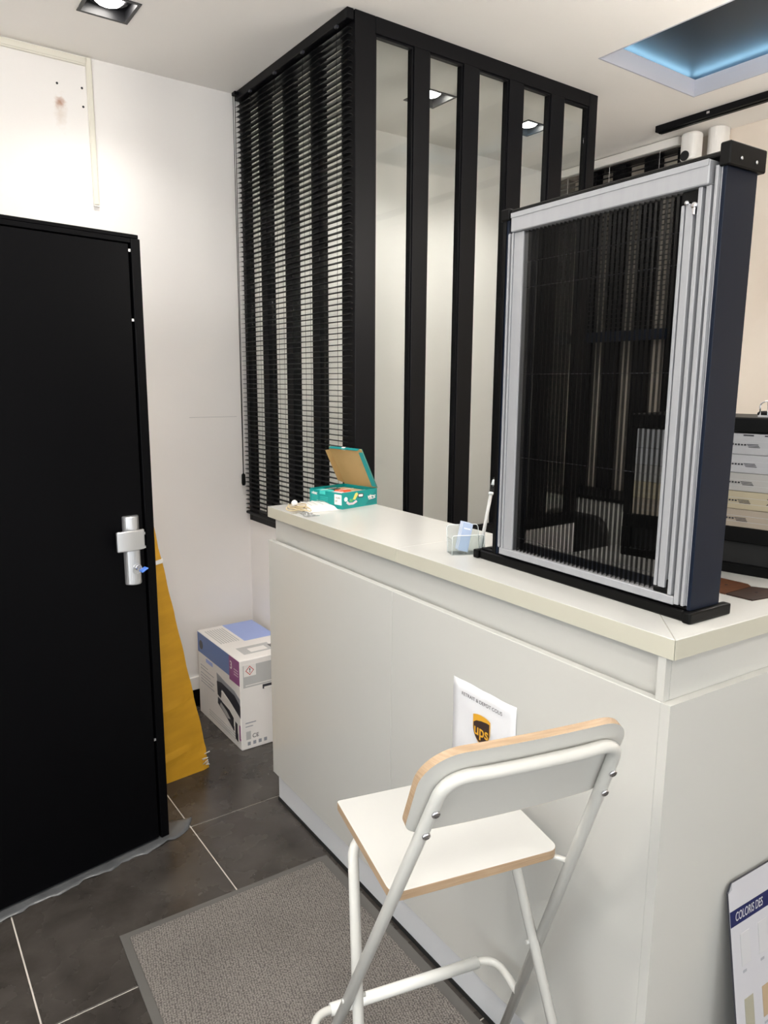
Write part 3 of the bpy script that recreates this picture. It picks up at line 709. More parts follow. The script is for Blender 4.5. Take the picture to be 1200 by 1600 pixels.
# printer carton
pb = empty('printer_carton', (1.192, 2.722, 0.0), 0.0); tag(pb, 'white and blue printed carton with a printer picture, on the floor', 'carton')
PW, PD, PH = 0.285, 0.480, 0.410
MB().box(0, PW, 0, PD, 0, PH, 0.003).build('carton_body', 'boxw', pb)
def lf(y0_, y1_, z0_, z1_, m_, nm='print_patch', off=0.0006): return MB().box(-off, 0.0, y0_, y1_, z0_, z1_).build(nm, m_, pb)      # left face
def ff(x0_, x1_, z0_, z1_, m_, nm='print_patch', off=0.0006): return MB().box(x0_, x1_, -off, 0.0, z0_, z1_).build(nm, m_, pb)      # front face
def tf(x0_, x1_, y0_, y1_, m_, nm='print_patch', off=0.0006): return MB().box(x0_, x1_, y0_, y1_, PH, PH+off).build(nm, m_, pb)     # top
lf(0.110, PD-0.003, 0.310, PH-0.003, 'boxblue', 'blue_band'); lf(0.003, 0.110, 0.295, PH-0.003, 'boxmag', 'magenta_band')
MB().lathe([(0.022, 0), (0.022, 0.0012)], (-0.0012, 0.435, 0.352), 20, Matrix.Rotation(math.pi/2, 4, 'Y')).build('round_mark', 'boxdk', pb)
lf(0.30, 0.38, 0.283, 0.302, 'boxblue2', 'print_patch')
text('3', 0.05, 'boxw', pb, frame((-0.0010, 0.088, 0.365), (0, -1, 0), (0, 0, 1)), bold=0.001)
for k in range(3): lf(0.015, 0.06, 0.357-0.012*k, 0.361-0.012*k, 'pink', 'print_line', 0.001)
for k, (a, c) in enumerate(((0.36, 0.45), (0.29, 0.45), (0.33, 0.45), (0.29, 0.45), (0.31, 0.45), (0.29, 0.45))): lf(a, c, 0.250-0.015*k-(0.008 if k > 1 else 0), 0.2535-0.015*k-(0.008 if k > 1 else 0), 'boxgr2', 'print_line')
for k in range(3): lf(0.06, 0.36, 0.030+0.012*k, 0.0335+0.012*k, 'boxgrey', 'print_line')
def lpoly(P, m_, nm, off=0.0010):
    b_ = MB(); b_.prism(P, -off, 0.0, 'x'); return b_.build(nm, m_, pb)
lpoly([(0.255, 0.275), (0.15, 0.262), (0.06, 0.255), (0.003, 0.235), (0.003, 0.185), (0.10, 0.205), (0.215, 0.210), (0.245, 0.205)], 'boxgr2', 'printed_lid')
lpoly([(0.255, 0.235), (0.20, 0.245), (0.06, 0.235), (0.003, 0.205), (0.003, 0.150), (0.10, 0.185), (0.20, 0.215), (0.215, 0.165), (0.25, 0.172)], 'boxdk', 'printed_scanner', 0.0013)
lpoly([(0.205, 0.205), (0.10, 0.185), (0.003, 0.150), (0.003, 0.055), (0.07, 0.085), (0.10, 0.11), (0.20, 0.150)], 'boxw', 'printed_printer_body', 0.0015)
lpoly([(0.25, 0.130), (0.17, 0.105), (0.075, 0.065), (0.075, 0.125), (0.12, 0.145), (0.245, 0.160)], 'boxdk', 'printed_tray', 0.0017)
lpoly([(0.225, 0.128), (0.14, 0.098), (0.11, 0.105), (0.15, 0.128), (0.215, 0.146)], 'boxgrey', 'printed_page', 0.0019)
lf(0.004, 0.018, 0.045, 0.115, 'boxmag', 'print_patch', 0.0018)
lpoly([(0.060, 0.115), (0.035, 0.112), (0.035, 0.030), (0.060, 0.036)], 'boxdk', 'printed_cartridge', 0.0017)
ff(0.015, PW-0.003, 0.285, 0.385, 'boxgrey', 'grey_band'); ff(0.025, PW-0.003, 0.292, 0.296, 'boxw', 'print_line', 0.001)
ff(0.018, 0.075, 0.335, 0.388, 'boxw', 'print_patch', 0.001)
b = MB()
b.prism([(0.046, 0.340), (0.066, 0.361), (0.046, 0.382), (0.026, 0.361)], -0.0014, 0, 'y'); b.build('hazard_diamond', 'red', pb)
b = MB(); b.prism([(0.046, 0.3445), (0.062, 0.361), (0.046, 0.3775), (0.030, 0.361)], -0.0018, 0, 'y'); b.build('hazard_field', 'boxw', pb)
text('!', 0.028, 'ink', pb, frame((0.046, -0.0021, 0.361), (1, 0, 0), (0, 0, 1)), bold=0.0006)
ff(0.105, 0.200, 0.262, 0.282, 'boxdk', 'hand_hole'); ff(0.112, 0.200, 0.262, 0.270, 'boxw', 'hand_hole_flap', 0.004)
ff(0.02, 0.07, 0.120, 0.1245, 'boxgr2', 'print_line'); ff(0.02, 0.055, 0.104, 0.1075, 'boxgr2', 'print_line'); ff(0.022, 0.044, 0.045, 0.083, 'boxgrey', 'print_patch')
text('CE', 0.026, 'ink', pb, frame((0.066, -0.001, 0.057), (1, 0, 0), (0, 0, 1)))
for k in range(4): ff(0.028+0.026*k, 0.028+0.026*k+0.014, 0.018, 0.034, 'boxgr2', 'print_mark')
tf(0.125, PW-0.004, 0.22, PD-0.004, 'boxblue2', 'blue_panel'); tf(0.165, 0.20, 0.30, 0.46, 'boxblue', 'print_patch', 0.0004)
for k in range(8): tf(0.020+0.012*k, 0.025+0.012*k, 0.24, 0.44, 'boxgrey', 'print_line')
tf(0.05, 0.20, 0.06, 0.15, 'boxgrey', 'print_patch', 0.0004); tf(0.09, 0.17, 0.075, 0.12, 'boxw', 'label_patch', 0.001)
for k in range(9): tf(0.19+0.005*k, 0.1925+0.005*k, 0.08, 0.12, 'ink', 'barcode_bar', 0.001)
tf(0.205, 0.225, 0.055, 0.066, 'ink', 'print_mark', 0.001)

# ------------------------------------------------------------------ display frame with pleated screen on the counter
DY = 0.0469
dp = empty('screen_display', (1.203, 0.711, TOPZ), -DY); tag(dp, 'tabletop sample frame with black pleated insect screen, standing on the counter', 'display')
# local: x depth (away), y toward far end, z up from worktop
LEN = 0.612; DPH = 0.092
MB().box(-0.004, 0.016, 0.014, LEN-0.016, 0.0, 0.022, 0.003).build('bottom_rail', 'blackpl', dp)
MB().box(0.002, 0.010, 0.014, LEN-0.016, 0.022, 0.028, 0.002).build('bottom_bead', 'blackpl', dp)
for (a, c) in ((-0.004, 0.014), (LEN-0.016, LEN+0.002)):
    MB().box(-0.010, 0.118, a, c, 0.0, 0.022, 0.004, 2).build('foot', 'blackpl', dp)
MB().box(0.022, DPH-0.004, 0.0145, LEN-0.0785, 0.004, 0.042, 0.001).build('rear_rail', 'anth', dp)
MB().box(0.002, DPH, 0.006, 0.014, 0.022, 0.802, 0.001).build('side_plate', 'anth', dp)
MB().box(0.002, DPH, LEN-0.078, LEN-0.070, 0.022, 0.802, 0.001).build('side_plate', 'anth', dp)
MB().box(0.0, 0.018, LEN-0.0695, LEN-0.058, 0.022, 0.812, 0.001).build('side_post', 'blackpl', dp)
MB().box(-0.004, DPH+0.010, -0.002, 0.018, 0.7925, 0.830, 0.002).build('corner_cap', 'blackpl', dp)
for xx in (0.028, 0.072): MB().lathe([(0.0030, 0), (0.0030, 0.0012), (0.0016, 0.0022)], (xx, -0.002, 0.806), 12, RX).build('rivet', 'nickel', dp)
MB().box(-0.004, DPH+0.004, LEN-0.082, LEN-0.054, 0.797, 0.822, 0.002).build('corner_cap', 'blackpl', dp)
MB().box(0.004, 0.085, 0.018, LEN-0.0825, 0.806, 0.820, 0.003).build('top_rail', 'blackpl', dp)
MB().box(-0.001, 0.004, 0.018, LEN-0.0825, 0.809, 0.814, 0.001).build('top_bead', 'blackpl', dp)
# grey cassette frame
b = MB(); b.box(-0.014, 0.020, 0.028, 0.512, 0.766, 0.806, 0.002); tb = b.build('cassette_rail', 'silver', dp)
MB().box(-0.0155, -0.0135, 0.029, 0.511, 0.796, 0.806).build('rail_step', 'silver', tb)
MB().box(-0.008, 0.020, 0.036, 0.520, 0.028, 0.044, 0.001).build('lower_track', 'silver', dp)
JL = [(0.478, 0.508, -0.006), (0.508, 0.513, -0.009), (0.513, 0.520, -0.003), (0.520, 0.525, -0.008), (0.525, 0.533, -0.002)]
for (a, c, xo) in JL: MB().box(xo, 0.020, a, c-0.0004, 0.044, 0.7655, 0.0008).build('jamb_profile', 'silver', dp)
JR = [(0.012, 0.016, 0.002), (0.016, 0.022, -0.006), (0.022, 0.026, 0.000), (0.026, 0.036, -0.007), (0.036, 0.042, 0.002)]
for (a, c, xo) in JR: MB().box(xo, 0.020, a, c-0.0004, 0.030, 0.795 if c < 0.027 else 0.7655, 0.0008).build('jamb_profile', 'silver', dp)
HB = [(0.042, 0.050, -0.008), (0.050, 0.057, 0.001), (0.057, 0.072, -0.008), (0.072, 0.076, -0.003), (0.076, 0.083, -0.006)]
for (a, c, xo) in HB: MB().box(xo, 0.016, a, c-0.0004, 0.056 if a > 0.045 else 0.045, 0.742 if a > 0.045 else 0.7655, 0.0008).build('pull_bar', 'silver', dp)
MB().box(-0.006, 0.014, 0.0505, 0.0835, 0.743, 0.764, 0.002).build('bar_end_cap', 'blackpl', dp)
MB().box(-0.006, 0.014, 0.0505, 0.0835, 0.0445, 0.0555, 0.002).build('bar_end_cap', 'blackpl', dp)
MB().lathe([(0.006, 0), (0.006, 0.004), (0.003, 0.006)], (-0.006, 0.055, 0.738), 14, Matrix.Rotation(-math.pi/2, 4, 'Y')).build('catch', 'chrome', dp)
MB().lathe([(0.005, 0), (0.005, 0.004), (0.002, 0.006)], (-0.006, 0.070, 0.744), 14, Matrix.Rotation(-math.pi/2, 4, 'Y')).build('catch', 'chrome', dp)
MB().box(-0.011, -0.003, 0.052, 0.057, 0.722, 0.737, 0.001).build('catch', 'chrome', dp)
MB().box(-0.004, 0.006, 0.052, 0.056, 0.050, 0.072, 0.001).build('cord_hook', 'blackpl', dp)
# pleated net
b = MB(); ya_, yb_ = 0.0835, 0.4780; NP = 34; zb_, zt_ = 0.0445, 0.7655
pv = []
for k in range(2*NP+1):
    yy = ya_ + (yb_-ya_)*k/(2*NP); xx = -0.002 if k % 2 == 0 else 0.014
    pv.append((b.bm.verts.new((xx, yy, zb_)), b.bm.verts.new((xx, yy, zt_))))
for k in range(2*NP): b.bm.faces.new((pv[k][0], pv[k+1][0], pv[k+1][1], pv[k][1]))
part(b.build('pleated_screen', 'net', dp), 'black pleated see-through mesh')
for zz in (0.075, 0.265, 0.455, 0.645, 0.700): MB().tube([(0.005, ya_, zz), (0.005, yb_, zz)], 0.0005, 5).build('tension_cord', 'boxdk', dp)

# ------------------------------------------------------------------ small things on the counter
# business card holder, cards, pen
HO, HA = (1.187, 1.366, TOPZ), math.radians(-24)
ch = empty('card_holder', HO, HA); tag(ch, 'clear acrylic leaflet holder beside the screen display', 'holder')
HW = 0.088
Mb = Matrix.Translation((0, 0.040, 0)) @ Matrix.Rotation(math.radians(-12), 4, 'X')
b = MB(); b.box(0, HW, 0.0, 0.0018, 0, 0.050); b.build('front_wall', 'acryl', ch)
b = MB(); b.box(0, HW, 0, 0.0018, 0, 0.070, 0, 1, Mb); b.build('back_wall', 'acryl', ch)
b = MB(); b.box(0, HW, 0.0018, 0.040, 0, 0.0018); b.build('base', 'acryl', ch)
for xx in (0.0, HW-0.0018):
    b = MB(); b.prism([(0.0018, 0.0018), (0.039, 0.0018), (0.046, 0.040), (0.0018, 0.040)], xx, xx+0.0018, 'x'); b.build('side_wall', 'acryl', ch)
b = MB(); b.tube(fillet([(0.001, 0.001, 0.001), (0.001, 0.001, 0.051), (HW-0.001, 0.001, 0.051), (HW-0.001, 0.001, 0.001)], 0.006, 4), 0.0010, 6); b.build('edge_glint', 'acryledge', ch)  # pale tube painting a glint along the front wall's rim
b = MB(); b.tube([Mb @ Vector(q) for q in fillet([(0.001, 0.001, 0.001), (0.001, 0.001, 0.071), (HW-0.001, 0.001, 0.071), (HW-0.001, 0.001, 0.001)], 0.010, 4)], 0.0010, 6); b.build('edge_glint', 'acryledge', ch)  # same painted glint around the back wall
for k in range(7):
    cd = empty('business_card', (HO[0], HO[1], TOPZ+0.0095), HA); tag(cd, 'pale blue business card in the clear acrylic holder', 'card', 'cards in the acrylic holder')
    Mc = Matrix.Translation((0.018, 0.006+0.0040*k, 0)) @ Matrix.Rotation(math.radians(-12), 4, 'X') @ Matrix.Rotation(math.radians(14), 4, 'Y')
    b = MB(); b.box(0, 0.026, 0, 0.0026, 0.003, 0.076, 0, 1, Mc); b.build('card_sheet', 'cardw' if k % 2 else 'cardblue', cd)
    b = MB(); b.box(0.004, 0.022, -0.0003, 0.0, 0.060, 0.063, 0, 1, Mc); b.build('card_print', 'cardw', cd)
pb0, pb1 = Vector((1.2625, 1.3425, TOPZ+0.003)), Vector((1.331, 1.3705, 1.335))
pn = empty('pen', pb0, 0); tag(pn, 'clear capped pen standing in the acrylic holder', 'pen')
d = (pb1-pb0).normalized(); PLN = (pb1-pb0).length
b = MB(); b.tube([Vector((0, 0, 0.002)), d*(PLN*0.76)], 0.0046, 10); b.build('barrel', 'boxgrey', pn)
b = MB(); b.tube([d*(PLN*t_) for t_ in (0.76, 0.79, 0.90, 0.96, 1.0)], [0.0048, 0.0062, 0.0060, 0.0042, 0.0012], 10); b.build('cap', 'acryl', pn)
b = MB(); b.tube([d*(PLN*0.77), d*(PLN*0.80)], 0.0065, 10); b.build('collar', 'acryledge', pn)
b = MB(); b.tube([d*(PLN*0.90), d*(PLN*0.97)], [0.0045, 0.002], 8); b.build('cap_core', 'acryledge', pn)

# teal counter display carton with open lid
tb_ = empty('teal_carton', (1.318, 2.098, TOPZ), math.radians(11)); tag(tb_, 'open teal display carton with kraft lid on the far end of the counter', 'carton')
BW, BD, BH, th = 0.172, 0.172, 0.058, 0.002
b = MB(); b.box(0, BW, 0, BD, 0, th); b.build('carton_base', 'teal', tb_)
wl = []
b = MB(); b.box(0, BW, 0, th, th, BH); b.build('carton_wall', 'teal', tb_)
b = MB(); b.box(0, th, th, BD-th, th, BH-0.002); b.build('carton_wall', 'teal', tb_)
b = MB(); b.box(0, BW, BD-th, BD, th, BH); b.build('carton_wall', 'teal', tb_)
b = MB(); b.box(BW-th, BW, th, BD-th, th, BH); b.build('carton_wall', 'teal', tb_)
# lid hinged along the right edge, leaning back over the carton
Ml = Matrix.Translation((BW, 0, BH)) @ Matrix.Rotation(math.radians(61), 4, 'Y')
LH = 0.165
ld = MB(); ld.box(-LH, 0, 0.001, BD-0.001, 0, th, 0, 1, Ml); lid = ld.build('lid', 'kraft', tb_)
b = MB(); b.box(-LH, 0, -0.0005, BD+0.0005, th, th+0.0012, 0, 1, Ml); b.build('lid_print', 'teal', lid)
b = MB(); b.prism([(-LH+0.012, 0.0), (-LH+0.002, -0.016), (-0.02, -0.018), (-0.004, 0.0)], 0.0, 0.0016, 'y')
for v in b.bm.verts: v.co = Ml @ v.co
b.build('lid_side_flap', 'teal2', lid)
b = MB(); b.prism([(-LH+0.012, 0.0), (-LH+0.002, -0.020), (-0.03, -0.022), (-0.004, 0.0)], BD-0.0016, BD, 'y')
for v in b.bm.verts: v.co = Ml @ v.co
b.build('lid_side_flap', 'kraft', lid)
b = MB(); b.box(-LH-0.0015, -LH, 0.012, BD-0.012, -0.010, th, 0, 1, Ml); b.build('lid_tuck_flap', 'teal2', lid)
b = MB(); b.box(-LH-0.0018, -LH+0.006, BD*0.48, BD*0.58, -0.004, th+0.0015, 0, 1, Ml); b.build('lid_tab', 'boxw', lid)
def tp(x0_, x1_, z0_, z1_, m_, nm, off=0.0006): b_ = MB(); b_.box(x0_, x1_, -off, 0, z0_, z1_); return b_.build(nm, m_, tb_)
def tl(y0_, y1_, z0_, z1_, m_, nm, off=0.0006): b_ = MB(); b_.box(-off, 0, y0_, y1_, z0_, z1_); return b_.build(nm, m_, tb_)
tx = frame((0.142, -0.0016, 0.032), (1, 0, 0), (0, 0, 1))
text('vitec', 0.021, 'boxw', tb_, tx, bold=0.0007, shear=0.15)
b = MB(); b.prism([(0.128, 0.021), (0.158, 0.023), (0.157, 0.026), (0.130, 0.024)], -0.0012, 0, 'y'); b.build('print_swoosh', 'pink', tb_)
b = MB(); b.prism([(0.112, 0.004), (0.168, 0.004), (0.168, 0.054)], -0.0005, 0, 'y'); b.build('print_patch', 'teal2', tb_)
b = MB(); b.prism([(0.018, 0.020), (0.030, 0.012), (0.052, 0.012), (0.072, 0.020), (0.066, 0.026), (0.050, 0.019), (0.032, 0.020), (0.024, 0.028)], -0.001, 0, 'y'); b.build('print_swoosh', 'pink', tb_)
b = MB(); b.prism([(0.050, 0.030), (0.060, 0.028), (0.076, 0.046), (0.070, 0.053), (0.062, 0.050)], -0.0012, 0, 'y'); b.build('print_leaf', 'yel', tb_)
b = MB(); b.prism([(0.034, 0.024), (0.048, 0.022), (0.050, 0.031), (0.036, 0.033)], -0.0012, 0, 'y'); b.build('print_leaf', 'grn', tb_)
b = MB(); b.prism(rrect(0.074, 0.102, 0.033, 0.048, 0.006, 4), -0.0013, 0, 'y'); b.build('print_badge', 'boxdk', tb_)
b = MB(); b.prism(rrect(0.077, 0.098, 0.037, 0.045, 0.003, 4), -0.0017, 0, 'y'); b.build('print_badge', 'boxw', tb_)
b = MB(); b.lathe([(0.008, 0), (0.008, 0.001)], (0.016, -0.0001, 0.034), 14, RX); b.build('print_bubble', 'boxw', tb_)
tl(0.004, 0.040, 0.014, 0.050, 'boxw', 'price_label', 0.001)
text('1 EURO', 0.0085, 'ink', tb_, frame((-0.0014, 0.022, 0.038), (0, -1, 0), (0, 0, 1)), bold=0.0001)
text('HT', 0.0085, 'ink', tb_, frame((-0.0014, 0.030, 0.026), (0, -1, 0), (0, 0, 1)), bold=0.0001)
text('vitec', 0.017, 'boxw', tb_, frame((-0.0012, 0.146, 0.044), (0, -1, 0), (0, 0, 1)), bold=0.0003, shear=0.15)
for k in range(4): tl(0.128, 0.160, 0.032-0.006*k, 0.0338-0.006*k, 'mint', 'print_line', 0.001); tl(0.075, 0.115, 0.032-0.006*k, 0.0338-0.006*k, 'mint', 'print_line', 0.001)
tl(0.088, 0.118, 0.043, 0.0555, 'mint', 'print_patch', 0.001)
# packets inside the carton
for (a, c, e_, f_, mm, lab, zz) in ((0.006, 0.05, 0.008, 0.085, 'pink', 'pale pink packet in the teal carton nearest the price label', 0.052), (0.055, 0.16, 0.008, 0.05, 'pink', 'long pale packet along the front of the teal carton', 0.050), (0.008, 0.05, 0.092, 0.160, 'mint', 'mint green packet in the teal carton', 0.054), (0.055, 0.10, 0.056, 0.105, 'orange', 'orange red packet in the teal carton', 0.053), (0.055, 0.10, 0.110, 0.160, 'dkgreen', 'dark green packet in the teal carton', 0.053), (0.106, 0.16, 0.056, 0.160, 'beige', 'beige packet in the teal carton under its lid', 0.048)):
    pk = empty('packet', tb_.location, tb_.rotation_euler.z); tag(pk, lab, 'packet', 'packets in the teal carton')
    MB().box(a, c, e_, f_, th+0.0005, zz, 0.004).build('packet_body', mm, pk)
    MB().box(a+0.004, c-0.004, (e_+f_)/2-0.002, (e_+f_)/2+0.002, zz, zz+0.001).build('packet_seam', 'boxw', pk)

# white packet and coiled cord in front of it
wp = empty('white_packet', (1.190, 2.105, TOPZ), math.radians(-4)); tag(wp, 'crumpled white packet with grey print in front of the teal carton', 'packet')
b = MB(); NPk = 10; rg = []
for i in range(NPk+1):
    rr = []
    for j in range(NPk+1):
        u_, v_ = i/NPk, j/NPk; edge = min(u_, v_, 1-u_, 1-v_)
        rr.append(b.bm.verts.new((0.115*u_, 0.145*v_, 0.0012 + 0.017*min(1, edge*7) + 0.0022*math.sin(i*1.9+j*1.1)*min(1, edge*4))))
    rg.append(rr)
for i in range(NPk):
    for j in range(NPk): q = b.bm.faces.new((rg[i][j], rg[i+1][j], rg[i+1][j+1], rg[i][j+1])); q.smooth = True
r_ = bmesh.ops.extrude_face_region(b.bm, geom=list(b.bm.faces))
for v in [e for e in r_['geom'] if isinstance(e, bmesh.types.BMVert)]: v.co.z = 0.0004
b.build('packet_body', 'boxw', wp)
for k in range(4): MB().tube([(0.02+0.022*k, 0.02, 0.0205), (0.026+0.022*k, 0.07, 0.0215), (0.022+0.022*k, 0.12, 0.0205)], 0.0009, 5).build('print_line', 'boxgrey', wp)
cc = empty('cord_bundle', (1.155, 2.205, TOPZ), 0); tag(cc, 'tangle of beige cord with a small white knob on the counter end', 'cord')
random.seed(21)
for k in range(5):
    cx, cy = 0.016 + 0.022*random.random(), -0.11 + 0.125*random.random(); rx, ry = 0.016+0.012*random.random(), 0.028+0.022*random.random(); a0 = random.random()*3
    pts = [(cx+rx*math.cos(a0+t*0.5), cy+ry*math.sin(a0+t*0.5), 0.004+0.0035*k+0.003*math.sin(t*0.9)) for t in range(14)]
    MB().tube(pts, 0.0022, 7).build('cord_loop', 'beige', cc)
MB().lathe([(0.001, 0), (0.008, 0.001), (0.011, 0.006), (0.010, 0.013), (0.005, 0.018), (0.001, 0.019)], (0.012, -0.04, 0.019), 14).build('knob', 'whitepl', cc)
sg = empty('plastic_sachet', (1.140, 2.03, TOPZ), math.radians(4)); tag(sg, 'small clear plastic sachet lying at the front edge of the counter', 'sachet')
b = MB(); rg = []
for i in range(9):
    rg.append([b.bm.verts.new((0.052*i/8, 0.10*j/8, 0.001+0.006*math.sin(math.pi*i/8)*math.sin(math.pi*j/8)*(1+0.5*math.sin(i*2.1+j*1.7)))) for j in range(9)])
for i in range(8):
    for j in range(8): b.bm.faces.new((rg[i][j], rg[i+1][j], rg[i+1][j+1], rg[i][j+1]))
o = b.build('film_pouch', 'sachet', sg); so = o.modifiers.new('thick', 'SOLIDIFY'); so.thickness = 0.0005; so.offset = 1
b = MB(); b.tube([(0.012, 0.02, 0.004), (0.03, 0.05, 0.005), (0.02, 0.08, 0.004)], 0.002, 6); b.build('sachet_content', 'boxgrey', sg)

# wood samples on the side leg
WS1 = [(1.438, 0.779), (1.536, 0.777), (1.549, 0.790), (1.549, 0.862), (1.438, 0.862)]
WS2 = [(1.439, 0.722), (1.520, 0.708), (1.555, 0.740), (1.536, 0.775), (1.438, 0.777)]
for mm, lab, poly in (('wood1', 'reddish walnut slat sample on the worktop behind the screen display', WS1), ('wood2', 'dark walnut slat sample beside the reddish one', WS2)):
    cx, cy = sum(q[0] for q in poly)/len(poly), sum(q[1] for q in poly)/len(poly)
    ws = empty('wood_sample', (cx, cy, TOPZ)); tag(ws, lab, 'sample', 'wood slat samples')
    MB().prism([(q[0]-cx, q[1]-cy) for q in poly], 0, 0.003).build('sample_board', mm, ws)
    MB().box(-0.004, 0.004, -0.002, 0.002, 0.003, 0.0034).build('sample_slot', 'ink', ws)

# sample box rack
rk = empty('sample_rack', (1.640, 0.775, TOPZ), math.radians(11.9)); tag(rk, 'black rack of pale sample boxes behind the screen display', 'rack')
# local: face toward -x, y away to the left of the view
RW = 0.370; RD = 0.24
MB().box(0, RD, 0, RW, 0.0, 0.022, 0.002).build('rack_base', 'blackpl', rk)
MB().box(0.02, RD, 0.022, RW-0.022, 0.022, 0.075).build('rack_lower_shelf', 'seal', rk)
MB().box(0, RD, 0, RW, 0.075, 0.110, 0.002).build('rack_shelf', 'blackpl', rk)
MB().box(0, RD, RW-0.022, RW, 0.110, 0.328).build('rack_side', 'blackpl', rk)
MB().box(0, RD, RW-0.022, RW, 0.022, 0.075).build('rack_side', 'blackpl', rk)
MB().box(0, RD, -0.02, 0.0, 0.0, 0.328).build('rack_side', 'blackpl', rk)
MB().box(RD-0.01, RD, 0.001, RW-0.023, 0.110, 0.328).build('rack_back', 'blackpl', rk)
MB().box(0, RD, -0.02, RW, 0.328, 0.362, 0.003).build('rack_top', 'blackpl', rk)
MB().box(0.06, 0.11, 0.035, 0.09, 0.3625, 0.375, 0.004).build('rack_clip', 'blackpl', rk)
zz = 0.1105
for k, (mm, hh, lab) in enumerate((('bx4', 0.0420, 'tan sample box at the bottom of the black rack'), ('bx3', 0.0420, 'ivory sample box second from the bottom of the rack'), ('bx2', 0.0420, 'pale grey sample box in the middle of the rack'), ('bx1', 0.0420, 'white sample box second from the top of the rack'), ('bx1', 0.0480, 'white sample box with two dark slots at the top of the rack'))):
    bxo = empty('sample_box', rk.location, rk.rotation_euler.z); tag(bxo, lab, 'box', 'sample boxes in the black rack')
    MB().box(0.002, RD-0.012, 0.002, RW-0.024, zz, zz+hh-0.0008, 0.001).build('box_body', mm, bxo)
    for q in (0.3, 0.62): MB().box(0.0016, 0.002, 0.004, RW-0.026, zz+hh*q, zz+hh*q+0.0006).build('box_edge', 'line', bxo)
    b = MB(); y_ = 0.160-0.003*k
    for q in range(9): h_ = (0.0042, 0.0055, 0.0048, 0.0034, 0.0050, 0.0036, 0.0038, 0.0034, 0.0036)[q]; b.box(0.0012, 0.0019, y_-0.0055, y_-0.0012, zz+hh*0.42, zz+hh*0.42+h_); y_ -= 0.0066
    b.build('box_print', 'ink', bxo)
    for q in range(3): MB().box(0.0011, 0.0019, 0.072-0.003*k+0.002*q, 0.096-0.003*k+0.002*q, zz+hh*0.34+0.0032*q, zz+hh*0.34+0.0032*q+0.0014).build('box_logo', 'ink', bxo)
    if k == 4:
        for yy in (0.03, 0.075): MB().box(0.0010, 0.002, yy, yy+0.022, zz+hh-0.006, zz+hh-0.003).build('box_slot', 'ink', bxo)
    if k == 1: text('X', 0.022, 'ink', bxo, frame((0.0012, 0.028, zz+hh*0.5), (0, -1, 0), (0, 0, 1)))
    for ch_ in bxo.children: pass
    zz += hh
# small wire clip on top of the rack
wc = empty('binder_clip', (1.672, 0.852, TOPZ+0.3625), 0.2); tag(wc, 'small metal wire clip standing on the black rack', 'clip')
MB().tube(fillet([(0, 0.010, 0.001), (0, 0.012, 0.03), (0, -0.004, 0.038), (0, -0.006, 0.002), (0.0, -0.016, 0.001)], 0.006, 4), 0.0016, 6).build('wire_loop', 'chrome', wc)
MB().box(-0.004, 0.004, -0.012, 0.014, 0.0, 0.004).build('clip_foot', 'nickel', wc)

# ------------------------------------------------------------------ colour chart leaning on the counter side
brd = empty('colour_chart', (1.309, 0.554, 0.004), -math.radians(3.5)); tag(brd, 'white colour chart board with navy title band leaning on the counter side', 'board')
lean = math.radians(-9.5); BH_ = 0.596; BW_ = 0.52
Mbd = Matrix.Rotation(lean, 4, 'X')
def bpart(x0_, x1_, z0_, z1_, m_, nm, y0_=-0.0006, y1_=0.0):
    b_ = MB(); b_.box(x0_, x1_, y0_, y1_, z0_, z1_, 0, 1, Mbd); return b_.build(nm, m_, brd)
b = MB(); b.prism([(0.0, 0.0), (BW_, 0.0), (BW_, BH_), (0.014, BH_), (0.0, BH_-0.016)], 0.0, 0.004, 'y', 1)
for v in b.bm.verts: v.co = Mbd @ v.co
b.build('board_panel', ['boardw', 'boxdk'], brd)
b = MB(); b.prism([(0.0, BH_-0.0165), (0.0125, BH_), (0.012, BH_-0.012)], -0.001, 0.0, 'y')
for v in b.bm.verts: v.co = Mbd @ v.co
b.build('bent_corner', 'boxgr2', brd)
bpart(0.001, BW_-0.001, BH_-0.088, BH_-0.056, 'navy', 'title_band')
text('COLORIS DES', 0.025, 'boardw', brd, Mbd @ frame((0.016, -0.0011, BH_-0.072), (1, 0, 0), (0, 0, 1)), align='LEFT', bold=0.0002, sx=0.62, shear=0.2)
for r__ in range(4):
    for c__ in range(4):
        xx = 0.030 + 0.062*c__; z1_ = BH_-0.112-0.135*r__
        if z1_-0.075 < 0.02: continue
        if r__ == 0: bpart(xx-0.001, xx+0.031, z1_-0.066, z1_+0.001, 'line', 'swatch_border', -0.0005); bpart(xx, xx+0.030, z1_-0.065, z1_, 'swatch0', 'swatch', -0.0008)
        else: bpart(xx, xx+0.030, z1_-0.065, z1_, ('swatch1', 'swatch2', 'swatch1', 'boxgrey')[(c__+r__-1) % 4], 'swatch', -0.0008)
        bpart(xx+0.002, xx+0.014, z1_-0.081, z1_-0.076, 'boxgr2', 'caption')
        if r__: bpart(xx+0.002, xx+0.022, z1_-0.090, z1_-0.085, 'boxgr2', 'caption')

